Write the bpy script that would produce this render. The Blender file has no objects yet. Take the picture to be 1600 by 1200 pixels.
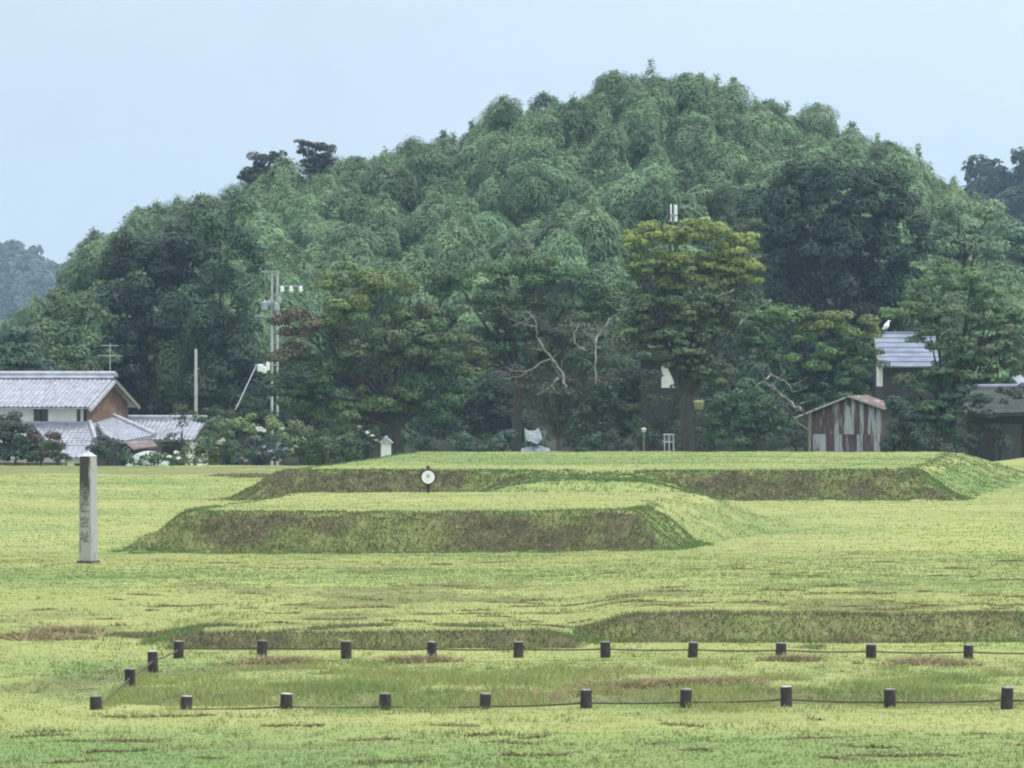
import bpy, math, random
import numpy as np
from mathutils import Vector, Matrix

# ------------------------------------------------------------------ camera, world, sun, exposure
scene = bpy.context.scene
COL = scene.collection
F = 6667.0          # focal length in pixels of the 1600 px wide photograph (150 mm on 36 mm)
CAMH = 5.2
PITCH = 40.0 / F
cam_d = bpy.data.cameras.new('camera'); cam = bpy.data.objects.new('camera', cam_d); COL.objects.link(cam)
cam_d.lens = 150.0; cam_d.sensor_width = 36.0
cam_d.clip_start = 0.5; cam_d.clip_end = 6000
cam.location = (0, 0, CAMH); cam.rotation_euler = (math.pi/2 - PITCH, 0, 0)
scene.camera = cam

SUN_EL, SUN_AZ = math.radians(62), math.radians(105)    # azimuth from +Y towards +X
world = bpy.data.worlds.new('World'); scene.world = world; world.use_nodes = True
wn, wl = world.node_tree.nodes, world.node_tree.links
for n in list(wn): wn.remove(n)
w_out = wn.new('ShaderNodeOutputWorld'); w_bg = wn.new('ShaderNodeBackground')
sky = wn.new('ShaderNodeTexSky'); sky.sky_type = 'NISHITA'; sky.sun_disc = False
sky.sun_elevation = SUN_EL; sky.sun_rotation = SUN_AZ; sky.air_density = 1.5; sky.dust_density = 3.0
tc = wn.new('ShaderNodeTexCoord'); sep = wn.new('ShaderNodeSeparateXYZ')
wl.new(tc.outputs['Generated'], sep.inputs[0])
ramp = wn.new('ShaderNodeValToRGB')                    # overcast: brighter towards the zenith
ramp.color_ramp.elements[0].position = 0.0; ramp.color_ramp.elements[0].color = (0.70, 0.825, 0.93, 1)
ramp.color_ramp.elements[1].position = 1.0; ramp.color_ramp.elements[1].color = (1, 1, 1, 1)
e = ramp.color_ramp.elements.new(0.085); e.color = (0.65, 0.79, 0.92, 1)
e = ramp.color_ramp.elements.new(0.35); e.color = (0.80, 0.88, 1.0, 1)
wl.new(sep.outputs['Z'], ramp.inputs[0])
mr = wn.new('ShaderNodeMapRange'); mr.inputs['From Min'].default_value = 0.08; mr.inputs['From Max'].default_value = 0.9
mr.inputs['To Min'].default_value = 12.5; mr.inputs['To Max'].default_value = 21.0
wl.new(sep.outputs['Z'], mr.inputs['Value'])
nz = wn.new('ShaderNodeTexNoise'); nz.inputs['Scale'].default_value = 9; nz.inputs['Detail'].default_value = 4
wl.new(tc.outputs['Generated'], nz.inputs['Vector'])
mr2 = wn.new('ShaderNodeMapRange'); mr2.inputs['From Min'].default_value = 0.3; mr2.inputs['From Max'].default_value = 0.7
mr2.inputs['To Min'].default_value = 0.93; mr2.inputs['To Max'].default_value = 1.05
wl.new(nz.outputs['Fac'], mr2.inputs['Value'])
gx = wn.new('ShaderNodeMapRange'); gx.inputs['From Min'].default_value = -.15; gx.inputs['From Max'].default_value = .15
gx.inputs['To Min'].default_value = .93; gx.inputs['To Max'].default_value = 1.08      # cloud thinner towards the right
wl.new(sep.outputs['X'], gx.inputs['Value'])
mg = wn.new('ShaderNodeMath'); mg.operation = 'MULTIPLY'; wl.new(mr.outputs[0], mg.inputs[0]); wl.new(gx.outputs[0], mg.inputs[1])
mm = wn.new('ShaderNodeMath'); mm.operation = 'MULTIPLY'
wl.new(mg.outputs[0], mm.inputs[0]); wl.new(mr2.outputs[0], mm.inputs[1])
vs = wn.new('ShaderNodeVectorMath'); vs.operation = 'SCALE'
wl.new(ramp.outputs[0], vs.inputs[0]); wl.new(mm.outputs[0], vs.inputs['Scale'])
mixw = wn.new('ShaderNodeMix'); mixw.data_type = 'RGBA'; mixw.inputs['Factor'].default_value = 0.9
wl.new(sky.outputs[0], mixw.inputs['A']); wl.new(vs.outputs[0], mixw.inputs['B'])
wl.new(mixw.outputs['Result'], w_bg.inputs[0]); w_bg.inputs[1].default_value = 0.1
wl.new(w_bg.outputs[0], w_out.inputs[0])

sun_d = bpy.data.lights.new('sun', 'SUN'); sun = bpy.data.objects.new('sun', sun_d); COL.objects.link(sun)
sun_d.energy = 2.4; sun_d.angle = math.radians(9); sun_d.color = (1.0, 0.96, 0.88)
sdir = Vector((math.sin(SUN_AZ)*math.cos(SUN_EL), math.cos(SUN_AZ)*math.cos(SUN_EL), math.sin(SUN_EL)))
sun.rotation_euler = sdir.to_track_quat('Z', 'Y').to_euler()
sun.location = (60, 60, 120)

scene.view_settings.view_transform = 'Standard'; scene.view_settings.look = 'None'
scene.view_settings.exposure = 0.0; scene.view_settings.gamma = 1.0
scene.view_settings.use_curve_mapping = False
scene.render.engine = 'CYCLES'
scene.cycles.use_denoising = True; scene.cycles.filter_width = 2.05   # the phone's soft long zoom
scene.cycles.max_bounces = 6; scene.cycles.diffuse_bounces = 3; scene.cycles.glossy_bounces = 2
scene.cycles.transmission_bounces = 4; scene.cycles.volume_bounces = 0; scene.cycles.transparent_max_bounces = 4

rng = np.random.default_rng(7); random.seed(7)

# ------------------------------------------------------------------ helpers
def P(px, py, d):
    """world point on the photo ray through (px,py) at distance d along +Y"""
    u = (px-800)/F; v = (600-py)/F
    c, s = math.cos(PITCH), math.sin(PITCH)
    dy = c + v*s; dz = -s + v*c
    t = d/dy
    return Vector((u*t, d, CAMH + dz*t))
def X(px, d): return P(px, 600, d).x
def Z(py, d): return P(800, py, d).z

def tag(o, label=None, cat=None, group=None, kind=None):
    if label: o['label'] = label
    if cat: o['category'] = cat
    if group: o['group'] = group
    if kind: o['kind'] = kind
    return o
def empty(name, loc=(0,0,0), rz=0.0):
    o = bpy.data.objects.new(name, None); COL.objects.link(o); o.location = loc; o.rotation_euler = (0,0,rz)
    o.empty_display_size = 0.2
    return o
def link(name, me, parent=None, mat=None):
    o = bpy.data.objects.new(name, me); COL.objects.link(o)
    if mat: me.materials.append(mat)
    if parent: o.parent = parent
    return o

class MB:
    def __init__(s): s.v = []; s.f = []
    def add(s, vs, fs):
        n = len(s.v); s.v += [tuple(v) for v in vs]; s.f += [tuple(i+n for i in f) for f in fs]; return s
    def box(s, a, b):
        x0,y0,z0 = a; x1,y1,z1 = b
        return s.add([(x0,y0,z0),(x1,y0,z0),(x1,y1,z0),(x0,y1,z0),(x0,y0,z1),(x1,y0,z1),(x1,y1,z1),(x0,y1,z1)],
              [(0,3,2,1),(4,5,6,7),(0,1,5,4),(1,2,6,5),(2,3,7,6),(3,0,4,7)])
    def prism(s, poly, y0, y1):
        """poly in x,z extruded along y"""
        n = len(poly)
        vs = [(x,y0,z) for x,z in poly]+[(x,y1,z) for x,z in poly]
        fs = [tuple(range(n)), tuple(range(2*n-1, n-1, -1))]+[(i, i+n, (i+1)%n+n, (i+1)%n) for i in range(n)]
        return s.add(vs, fs)
    def slab(s, q, t):
        """quad q (4 points) thickened downwards by t"""
        q = [Vector(p) for p in q]; nn = (q[1]-q[0]).cross(q[3]-q[0])
        if nn.length < 1e-6: nn = (q[2]-q[1]).cross(q[3]-q[1])
        nn.normalize()
        if nn.z < 0: nn = -nn
        return s.add(q+[p-nn*t for p in q], [(0,1,2,3),(7,6,5,4),(0,4,5,1),(1,5,6,2),(2,6,7,3),(3,7,4,0)])
    def tube(s, pts, rad, n=8, cap=True):
        pts = [Vector(p) for p in pts]
        if not hasattr(rad, '__len__'): rad = [rad]*len(pts)
        base = len(s.v); ref = None
        for i, p in enumerate(pts):
            t = (pts[min(i+1, len(pts)-1)]-pts[max(i-1, 0)]).normalized()
            if ref is None:
                ref = Vector((0,0,1)) if abs(t.z) < .9 else Vector((1,0,0))
            a = t.cross(ref).normalized(); b = t.cross(a).normalized()
            ref = -b if False else ref
            for k in range(n):
                an = 2*math.pi*k/n
                s.v.append(tuple(p+(a*math.cos(an)+b*math.sin(an))*rad[i]))
        for i in range(len(pts)-1):
            for k in range(n):
                k2 = (k+1)%n
                s.f.append((base+i*n+k, base+(i+1)*n+k, base+(i+1)*n+k2, base+i*n+k2))
        if cap:
            s.f.append(tuple(base+k for k in range(n)))
            s.f.append(tuple(base+(len(pts)-1)*n+k for k in range(n-1,-1,-1)))
        return s
    def lathe(s, prof, c=(0,0,0), n=16):
        base = len(s.v)
        for r,z in prof:
            for k in range(n):
                an = 2*math.pi*k/n
                s.v.append((c[0]+r*math.cos(an), c[1]+r*math.sin(an), c[2]+z))
        for i in range(len(prof)-1):
            for k in range(n):
                k2=(k+1)%n
                s.f.append((base+i*n+k, base+i*n+k2, base+(i+1)*n+k2, base+(i+1)*n+k))
        s.f.append(tuple(base+k for k in range(n-1,-1,-1)))
        s.f.append(tuple(base+(len(prof)-1)*n+k for k in range(n)))
        return s
    def tiles(s, q, pitch=0.3, row=0.3, amp=0.045, step=0.03, th=0.1):
        """corrugated tiled slope over quad q = eave-left, eave-right, ridge-right, ridge-left"""
        a,b,c,d = [Vector(p) for p in q]
        nn = (b-a).cross(d-a)
        if nn.length < 1e-6: nn = (b-a).cross(c-a)
        nn.normalize()
        if nn.z < 0: nn = -nn
        wdt = max((b-a).length, (c-d).length); dep = ((d+c)/2-(a+b)/2).length
        nu = max(4, int(wdt/pitch)*6); nv = max(2, int(dep/row))
        base = len(s.v)
        rows = []
        for j in range(nv):
            rows += [(j/nv, step), ((j+0.97)/nv, 0.0)]
        for v, off in rows:
            L = a.lerp(d, v); R = b.lerp(c, v); ww = (R-L).length
            mid = (L+R)/2
            for i in range(nu+1):
                p = L.lerp(R, i/nu)
                along = (p-a).dot((b-a).normalized() if (b-a).length>0 else (c-d).normalized())
                ph = (along/pitch) % 1.0
                h = amp*max(0.0, math.cos(2*math.pi*(ph-0.5)))**0.7 if math.cos(2*math.pi*(ph-0.5))>0 else -amp*0.25*math.sin(math.pi*((ph+0.25)%1.0)*2)
                s.v.append(tuple(p+nn*(h+off+0.02)))
        m = nu+1
        for j in range(len(rows)-1):
            for i in range(nu):
                s.f.append((base+j*m+i, base+j*m+i+1, base+(j+1)*m+i+1, base+(j+1)*m+i))
        s.slab([a,b,c,d], th)
        return s
    def mesh(s, name):
        me = bpy.data.meshes.new(name); me.from_pydata(s.v, [], s.f); me.update(); return me
    def build(s, name, mat, parent=None, smooth=False):
        me = s.mesh(name)
        if smooth: me.polygons.foreach_set('use_smooth', [True]*len(me.polygons))
        return link(name, me, parent, mat)

def np_mesh(name, V, Fa, cols=None, smooth=False):
    """V (n,3) float, Fa (m,k) int ; cols (n,3) point colours -> attribute 'tone'"""
    me = bpy.data.meshes.new(name)
    k = Fa.shape[1]; m = Fa.shape[0]
    me.vertices.add(len(V)); me.vertices.foreach_set('co', V.astype(np.float32).ravel())
    me.loops.add(m*k); me.loops.foreach_set('vertex_index', Fa.astype(np.int32).ravel())
    me.polygons.add(m); me.polygons.foreach_set('loop_start', np.arange(0, m*k, k, dtype=np.int32))
    try: me.polygons.foreach_set('loop_total', np.full(m, k, dtype=np.int32))
    except Exception: pass
    if smooth: me.polygons.foreach_set('use_smooth', np.ones(m, dtype=bool))
    me.update(calc_edges=True)
    if cols is not None:
        at = me.color_attributes.new('tone', 'FLOAT_COLOR', 'POINT')
        c4 = np.ones((len(V), 4), dtype=np.float32); c4[:, :3] = cols
        at.data.foreach_set('color', c4.ravel())
    return me

def vhash(ix, iy, seed):
    h = (ix*374761393 + iy*668265263 + seed*1274126177) & 0xffffffff
    h = ((h ^ (h >> 13))*1103515245) & 0xffffffff
    return ((h ^ (h >> 16)) & 0xffff)/65535.0
def vnoise(x, y, seed=0):
    ix = np.floor(x).astype(np.int64); iy = np.floor(y).astype(np.int64)
    fx = x-ix; fy = y-iy; fx = fx*fx*(3-2*fx); fy = fy*fy*(3-2*fy)
    a = vhash(ix, iy, seed); b = vhash(ix+1, iy, seed); c = vhash(ix, iy+1, seed); d = vhash(ix+1, iy+1, seed)
    return (a*(1-fx)+b*fx)*(1-fy)+(c*(1-fx)+d*fx)*fy
def fbm(x, y, seed=0, o=4):
    s = 0; a = 0.5; t = 0
    for i in range(o):
        s = s+a*vnoise(x*2**i, y*2**i, seed+i*17); t += a; a *= 0.5
    return s/t
def sstep(a, b, x):
    t = np.clip((x-a)/(b-a), 0, 1); return t*t*(3-2*t)

# ------------------------------------------------------------------ materials
def new_mat(name):
    m = bpy.data.materials.new(name); m.use_nodes = True
    nt = m.node_tree
    for n in list(nt.nodes): nt.nodes.remove(n)
    out = nt.nodes.new('ShaderNodeOutputMaterial')
    return m, nt, out
def noise_mat(name, c1, c2, scale=4.0, rough=0.8, lo=0.35, hi=0.65, bump=0.0, stretch=(1,1,1), metallic=0.0, detail=5, c3=None, s3=1.0, lo3=.55, hi3=.7):
    m, nt, out = new_mat(name); N, L = nt.nodes, nt.links
    b = N.new('ShaderNodeBsdfPrincipled'); b.inputs['Roughness'].default_value = rough; b.inputs['Metallic'].default_value = metallic
    tcn = N.new('ShaderNodeTexCoord'); mp = N.new('ShaderNodeMapping'); mp.inputs['Scale'].default_value = stretch
    nzn = N.new('ShaderNodeTexNoise'); nzn.inputs['Scale'].default_value = scale; nzn.inputs['Detail'].default_value = detail
    L.new(tcn.outputs['Object'], mp.inputs[0]); L.new(mp.outputs[0], nzn.inputs['Vector'])
    r = N.new('ShaderNodeMapRange'); r.inputs['From Min'].default_value = lo; r.inputs['From Max'].default_value = hi
    L.new(nzn.outputs['Fac'], r.inputs['Value'])
    mx = N.new('ShaderNodeMix'); mx.data_type = 'RGBA'
    mx.inputs['A'].default_value = (*c1, 1); mx.inputs['B'].default_value = (*c2, 1)
    L.new(r.outputs[0], mx.inputs['Factor'])
    col = mx.outputs['Result']
    if c3 is not None:
        n3 = N.new('ShaderNodeTexNoise'); n3.inputs['Scale'].default_value = s3; n3.inputs['Detail'].default_value = 4
        L.new(mp.outputs[0], n3.inputs['Vector'])
        r3 = N.new('ShaderNodeMapRange'); r3.inputs['From Min'].default_value = lo3; r3.inputs['From Max'].default_value = hi3
        L.new(n3.outputs['Fac'], r3.inputs['Value'])
        m3 = N.new('ShaderNodeMix'); m3.data_type = 'RGBA'; m3.inputs['B'].default_value = (*c3, 1)
        L.new(col, m3.inputs['A']); L.new(r3.outputs[0], m3.inputs['Factor']); col = m3.outputs['Result']
    L.new(col, b.inputs['Base Color'])
    if bump:
        bp = N.new('ShaderNodeBump'); bp.inputs['Strength'].default_value = bump; bp.inputs['Distance'].default_value = 0.03
        L.new(nzn.outputs['Fac'], bp.inputs['Height']); L.new(bp.outputs[0], b.inputs['Normal'])
    L.new(b.outputs[0], out.inputs[0]); return m

def leaf_mat(name, transl=0.2, var=0.2, rough=0.65, hue=1.0):
    """colour from the 'tone' attribute, a little variation from object to object"""
    m, nt, out = new_mat(name); N, L = nt.nodes, nt.links
    at = N.new('ShaderNodeAttribute'); at.attribute_name = 'tone'
    oi = N.new('ShaderNodeObjectInfo')
    hv = N.new('ShaderNodeHueSaturation')
    r1 = N.new('ShaderNodeMapRange'); r1.inputs['To Min'].default_value = 1-var; r1.inputs['To Max'].default_value = 1+var
    L.new(oi.outputs['Random'], r1.inputs['Value']); L.new(r1.outputs[0], hv.inputs['Value'])
    ml = N.new('ShaderNodeMath'); ml.operation = 'MULTIPLY'; ml.inputs[1].default_value = 7.31
    L.new(oi.outputs['Random'], ml.inputs[0]); fr = N.new('ShaderNodeMath'); fr.operation = 'FRACT'; L.new(ml.outputs[0], fr.inputs[0])
    r2 = N.new('ShaderNodeMapRange'); r2.inputs['To Min'].default_value = 0.5-0.03*hue; r2.inputs['To Max'].default_value = 0.5+0.025*hue
    L.new(fr.outputs[0], r2.inputs['Value']); L.new(r2.outputs[0], hv.inputs['Hue'])
    L.new(at.outputs['Color'], hv.inputs['Color'])
    d = N.new('ShaderNodeBsdfPrincipled'); d.inputs['Roughness'].default_value = rough
    d.inputs['Specular IOR Level'].default_value = 0.25
    t = N.new('ShaderNodeBsdfTranslucent')
    L.new(hv.outputs[0], d.inputs['Base Color']); L.new(hv.outputs[0], t.inputs[0])
    mx = N.new('ShaderNodeMixShader'); mx.inputs[0].default_value = transl
    L.new(d.outputs[0], mx.inputs[1]); L.new(t.outputs[0], mx.inputs[2]); L.new(mx.outputs[0], out.inputs[0])
    return m

M = {}
M['leaf'] = leaf_mat('leaf'); M['leaf_bamboo'] = leaf_mat('bamboo_leaf', 0.22, 0.27, hue=.5)
M['blade'] = leaf_mat('grass_blade', 0.25, 0.0, hue=0)
M['bark'] = noise_mat('bark', (.028,.026,.026), (.065,.06,.055), 6, .9, stretch=(1,1,.3))
M['bark_pale'] = noise_mat('pale_bark', (.13,.13,.12), (.29,.29,.26), 5, .8, stretch=(1,1,.4))
M['culm'] = noise_mat('bamboo_culm', (.12,.16,.08), (.22,.24,.14), 3, .6)
M['tile'] = noise_mat('kawara_tile', (.27,.29,.34), (.42,.44,.50), 2.2, .5, .35, .65, c3=(.20,.21,.24), s3=5, lo3=.56, hi3=.68)
M['tile_dark'] = noise_mat('ridge_tile', (.14,.15,.18), (.26,.28,.33), 2.0, .5)
M['tile_pale'] = noise_mat('pale_ridge_tile', (.36,.38,.43), (.5,.52,.58), 2.0, .5)
M['plaster'] = noise_mat('white_plaster', (.66,.68,.68), (.8,.8,.79), 1.2, .9)
M['mud_wall'] = noise_mat('brown_earth_wall', (.14,.08,.06), (.22,.13,.095), 1.5, .95)
M['dark_wood'] = noise_mat('dark_wood', (.018,.018,.02), (.05,.045,.045), 5, .8, stretch=(4,4,.4))
M['wood'] = noise_mat('weathered_wood', (.14,.12,.10), (.26,.24,.21), 5, .85, stretch=(4,4,.4))
M['board'] = noise_mat('dark_board', (.05,.055,.055), (.09,.09,.085), 5, .85, stretch=(4,4,.4))
M['glass'] = noise_mat('dark_glass', (.02,.025,.035), (.04,.05,.06), 1, .15)
M['rust'] = noise_mat('rusty_sheet', (.045,.03,.034), (.105,.07,.07), 4, .85, stretch=(4,4,.5), c3=(.27,.25,.24), s3=1.6, lo3=.56, hi3=.66)
M['pale_sheet'] = noise_mat('pale_corrugated_sheet', (.22,.27,.27), (.36,.38,.37), 3.5, .7, stretch=(4,4,.4), c3=(.09,.055,.055), s3=1.8, lo3=.52, hi3=.6)
M['rust_roof'] = noise_mat('rusty_roof_sheet', (.10,.065,.065), (.19,.135,.13), 2.5, .8, c3=(.36,.36,.35), s3=1.5, lo3=.6, hi3=.68)
M['concrete'] = noise_mat('concrete_pole', (.36,.38,.38), (.48,.49,.49), 3, .8)
M['metal_grey'] = noise_mat('grey_metal', (.24,.27,.29), (.36,.39,.41), 3, .45)
M['white'] = noise_mat('white_paint', (.74,.76,.76), (.84,.85,.85), 2, .5)
M['black'] = noise_mat('black_enamel', (.012,.012,.015), (.03,.03,.03), 5, .4)
M['char'] = noise_mat('charred_post', (.02,.016,.018), (.05,.04,.04), 20, .85, bump=.5, stretch=(1,1,.3))
M['endgrain'] = noise_mat('grey_end_grain', (.16,.15,.14), (.34,.33,.31), 25, .9)
M['endgrain_pale'] = noise_mat('pale_end_grain', (.42,.41,.39), (.6,.59,.56), 25, .9)
M['rope'] = noise_mat('dark_rope', (.05,.045,.03), (.10,.09,.06), 30, .9)
M['brown_wood'] = noise_mat('brown_wood', (.10,.06,.04), (.18,.11,.08), 20, .8)
M['slate'] = noise_mat('grey_roof_sheet', (.15,.18,.25), (.22,.25,.33), 1.2, .75)
M['old_roof'] = noise_mat('old_mossy_roof', (.03,.036,.038), (.07,.075,.075), 1.2, .9, c3=(.07,.10,.06), s3=.8)
M['feather'] = noise_mat('white_feather', (.8,.82,.82), (.9,.9,.9), 8, .8)
M['beak'] = noise_mat('yellow_beak', (.45,.33,.08), (.5,.36,.1), 8, .5)
M['mark'] = noise_mat('grey_mark', (.16,.17,.19), (.22,.23,.25), 10, .6)
M['plastic'] = noise_mat('pale_green_plastic', (.28,.38,.34), (.40,.48,.44), 1.5, .5)
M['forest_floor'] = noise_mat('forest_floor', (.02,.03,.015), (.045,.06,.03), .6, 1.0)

def stone_mat():
    m, nt, out = new_mat('weathered_granite'); N, L = nt.nodes, nt.links
    b = N.new('ShaderNodeBsdfPrincipled'); b.inputs['Roughness'].default_value = .85
    t = N.new('ShaderNodeTexCoord'); s = N.new('ShaderNodeSeparateXYZ'); L.new(t.outputs['Object'], s.inputs[0])
    n1 = N.new('ShaderNodeTexNoise'); n1.inputs['Scale'].default_value = 3.2; n1.inputs['Detail'].default_value = 6
    mp = N.new('ShaderNodeMapping'); mp.inputs['Scale'].default_value = (3, 3, .8)
    L.new(t.outputs['Object'], mp.inputs[0]); L.new(mp.outputs[0], n1.inputs['Vector'])
    # dark lichen stain running down the front face from the top (a real stain in the stone)
    r = N.new('ShaderNodeMapRange'); r.inputs['From Min'].default_value = 1.0; r.inputs['From Max'].default_value = 2.3
    L.new(s.outputs['Z'], r.inputs['Value'])
    rx = N.new('ShaderNodeMapRange'); rx.inputs['From Min'].default_value = .16; rx.inputs['From Max'].default_value = .06
    rx.inputs['To Min'].default_value = .0
    L.new(s.outputs['X'], rx.inputs['Value'])
    mu = N.new('ShaderNodeMath'); mu.operation = 'MULTIPLY'; L.new(r.outputs[0], mu.inputs[0]); L.new(rx.outputs[0], mu.inputs[1])
    ad = N.new('ShaderNodeMath'); ad.operation = 'ADD'; L.new(mu.outputs[0], ad.inputs[0])
    r2 = N.new('ShaderNodeMapRange'); r2.inputs['From Min'].default_value = .3; r2.inputs['From Max'].default_value = .7
    r2.inputs['To Min'].default_value = -.35; r2.inputs['To Max'].default_value = .35
    L.new(n1.outputs['Fac'], r2.inputs['Value']); L.new(r2.outputs[0], ad.inputs[1])
    cr = N.new('ShaderNodeValToRGB'); cr.color_ramp.elements[0].position = .1; cr.color_ramp.elements[0].color = (.36,.36,.355,1)
    cr.color_ramp.elements[1].position = .8; cr.color_ramp.elements[1].color = (.055,.05,.05,1)
    e2 = cr.color_ramp.elements.new(.4); e2.color = (.20,.19,.18,1)
    L.new(ad.outputs[0], cr.inputs[0]); L.new(cr.outputs[0], b.inputs['Base Color'])
    n2 = N.new('ShaderNodeTexNoise'); n2.inputs['Scale'].default_value = 30; L.new(t.outputs['Object'], n2.inputs['Vector'])
    bp = N.new('ShaderNodeBump'); bp.inputs['Strength'].default_value = .4; bp.inputs['Distance'].default_value = .01
    L.new(n2.outputs['Fac'], bp.inputs['Height']); L.new(bp.outputs[0], b.inputs['Normal'])
    L.new(b.outputs[0], out.inputs[0]); return m
M['stone'] = stone_mat()
M['stone_dark'] = noise_mat('plinth_shadow_stone', (.05,.05,.05), (.14,.13,.12), 8, .9)  # dark colour stands in for the shadow line at the pillar foot

# ground: 'tone' attribute R = cut dead grass on the slopes, G = lush green, B = pale straw
def ground_mat():
    m, nt, out = new_mat('mown_grass'); N, L = nt.nodes, nt.links
    b = N.new('ShaderNodeBsdfPrincipled'); b.inputs['Roughness'].default_value = .95
    b.inputs['Specular IOR Level'].default_value = .1
    t = N.new('ShaderNodeTexCoord'); at = N.new('ShaderNodeAttribute'); at.attribute_name = 'tone'
    s = N.new('ShaderNodeSeparateColor'); L.new(at.outputs['Color'], s.inputs[0])
    def nz(scale, st=(1,1,1), detail=5, rough=.55):
        mp = N.new('ShaderNodeMapping'); mp.inputs['Scale'].default_value = st; L.new(t.outputs['Object'], mp.inputs[0])
        n = N.new('ShaderNodeTexNoise'); n.inputs['Scale'].default_value = scale; n.inputs['Detail'].default_value = detail
        n.inputs['Roughness'].default_value = rough
        L.new(mp.outputs[0], n.inputs['Vector']); return n.outputs['Fac']
    def rng_(v, a, b_, c=0., d=1.):
        r = N.new('ShaderNodeMapRange'); r.inputs['From Min'].default_value = a; r.inputs['From Max'].default_value = b_
        r.inputs['To Min'].default_value = c; r.inputs['To Max'].default_value = d; L.new(v, r.inputs['Value']); return r.outputs[0]
    def mix(a, b_, f):
        x = N.new('ShaderNodeMix'); x.data_type = 'RGBA'
        for k, v in (('A', a), ('B', b_)):
            if isinstance(v, tuple): x.inputs[k].default_value = (*v, 1)
            else: L.new(v, x.inputs[k])
        if isinstance(f, float): x.inputs['Factor'].default_value = f
        else: L.new(f, x.inputs['Factor'])
        return x.outputs['Result']
    def math_(op, a, b_):
        x = N.new('ShaderNodeMath'); x.operation = op; x.use_clamp = True
        for k, v in ((0, a), (1, b_)):
            if isinstance(v, (int, float)): x.inputs[k].default_value = v
            else: L.new(v, x.inputs[k])
        return x.outputs[0]
    c = mix((.325,.365,.125), (.20,.275,.09), rng_(nz(.12), .38, .62))
    c = mix(c, (.32,.32,.14), rng_(nz(.5, (.4,1,1)), .5, .68, 0, .7))
    c = mix(c, (.18,.24,.085), rng_(nz(1.6, (.5,1,1)), .52, .7, 0, .55))
    c = mix(c, (.14,.22,.075), math_('MULTIPLY', s.outputs[1], .8))
    c = mix(c, mix((.34,.355,.14), (.27,.30,.12), rng_(nz(.7,(.3,1,1),6,.7), .45, .6)), s.outputs[2])
    # wheel tracks and rows of clippings
    c = mix(c, (.15,.12,.06), math_('MULTIPLY', rng_(nz(.55, (.35,1.0,1), 7, .7), .56, .7, 0, .55), math_('SUBTRACT', 1.0, s.outputs[2])))
    dry = mix((.145,.13,.075), (.075,.07,.045), rng_(nz(3.0), .4, .6))
    dry = mix(dry, (.14,.17,.06), rng_(nz(.8), .5, .6, 0, .75))
    dry = mix(dry, (.30,.26,.14), rng_(nz(5.5), .58, .68, 0, .7))
    c = mix(c, dry, s.outputs[0])
    c = mix(c, (.08,.12,.04), rng_(nz(22, (1,.6,1)), .5, .8, 0, .5))
    L.new(c, b.inputs['Base Color'])
    bp = N.new('ShaderNodeBump'); bp.inputs['Strength'].default_value = .8; bp.inputs['Distance'].default_value = .05
    L.new(nz(9), bp.inputs['Height']); L.new(bp.outputs[0], b.inputs['Normal'])
    L.new(b.outputs[0], out.inputs[0]); return m
M['ground'] = ground_mat()

# ------------------------------------------------------------------ ground
def plat(x, y, poly, H, w):
    """flat-topped earthwork: convex top polygon (counter-clockwise), slope width per edge -> height 0..H, and index of edge"""
    h = np.full(x.shape, 1.0); idx = np.zeros(x.shape, int); dmax = np.full(x.shape, -1e9)
    n = len(poly)
    for i in range(n):
        x0,y0 = poly[i]; x1,y1 = poly[(i+1)%n]
        ex,ey = x1-x0, y1-y0; l = math.hypot(ex,ey)
        d = ((x-x0)*ey-(y-y0)*ex)/l          # positive outside
        wi = w[i] if not isinstance(w[i], tuple) else w[i][0]+(w[i][1]-w[i][0])*np.clip(((x-x0)*ex+(y-y0)*ey)/(l*l), 0, 1)
        q = d/wi
        idx = np.where(q > dmax, i, idx); dmax = np.maximum(dmax, q)
    h = 1-sstep(0.0, 1.0, dmax*0.80+0.14)
    return H*h, idx, dmax

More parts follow.
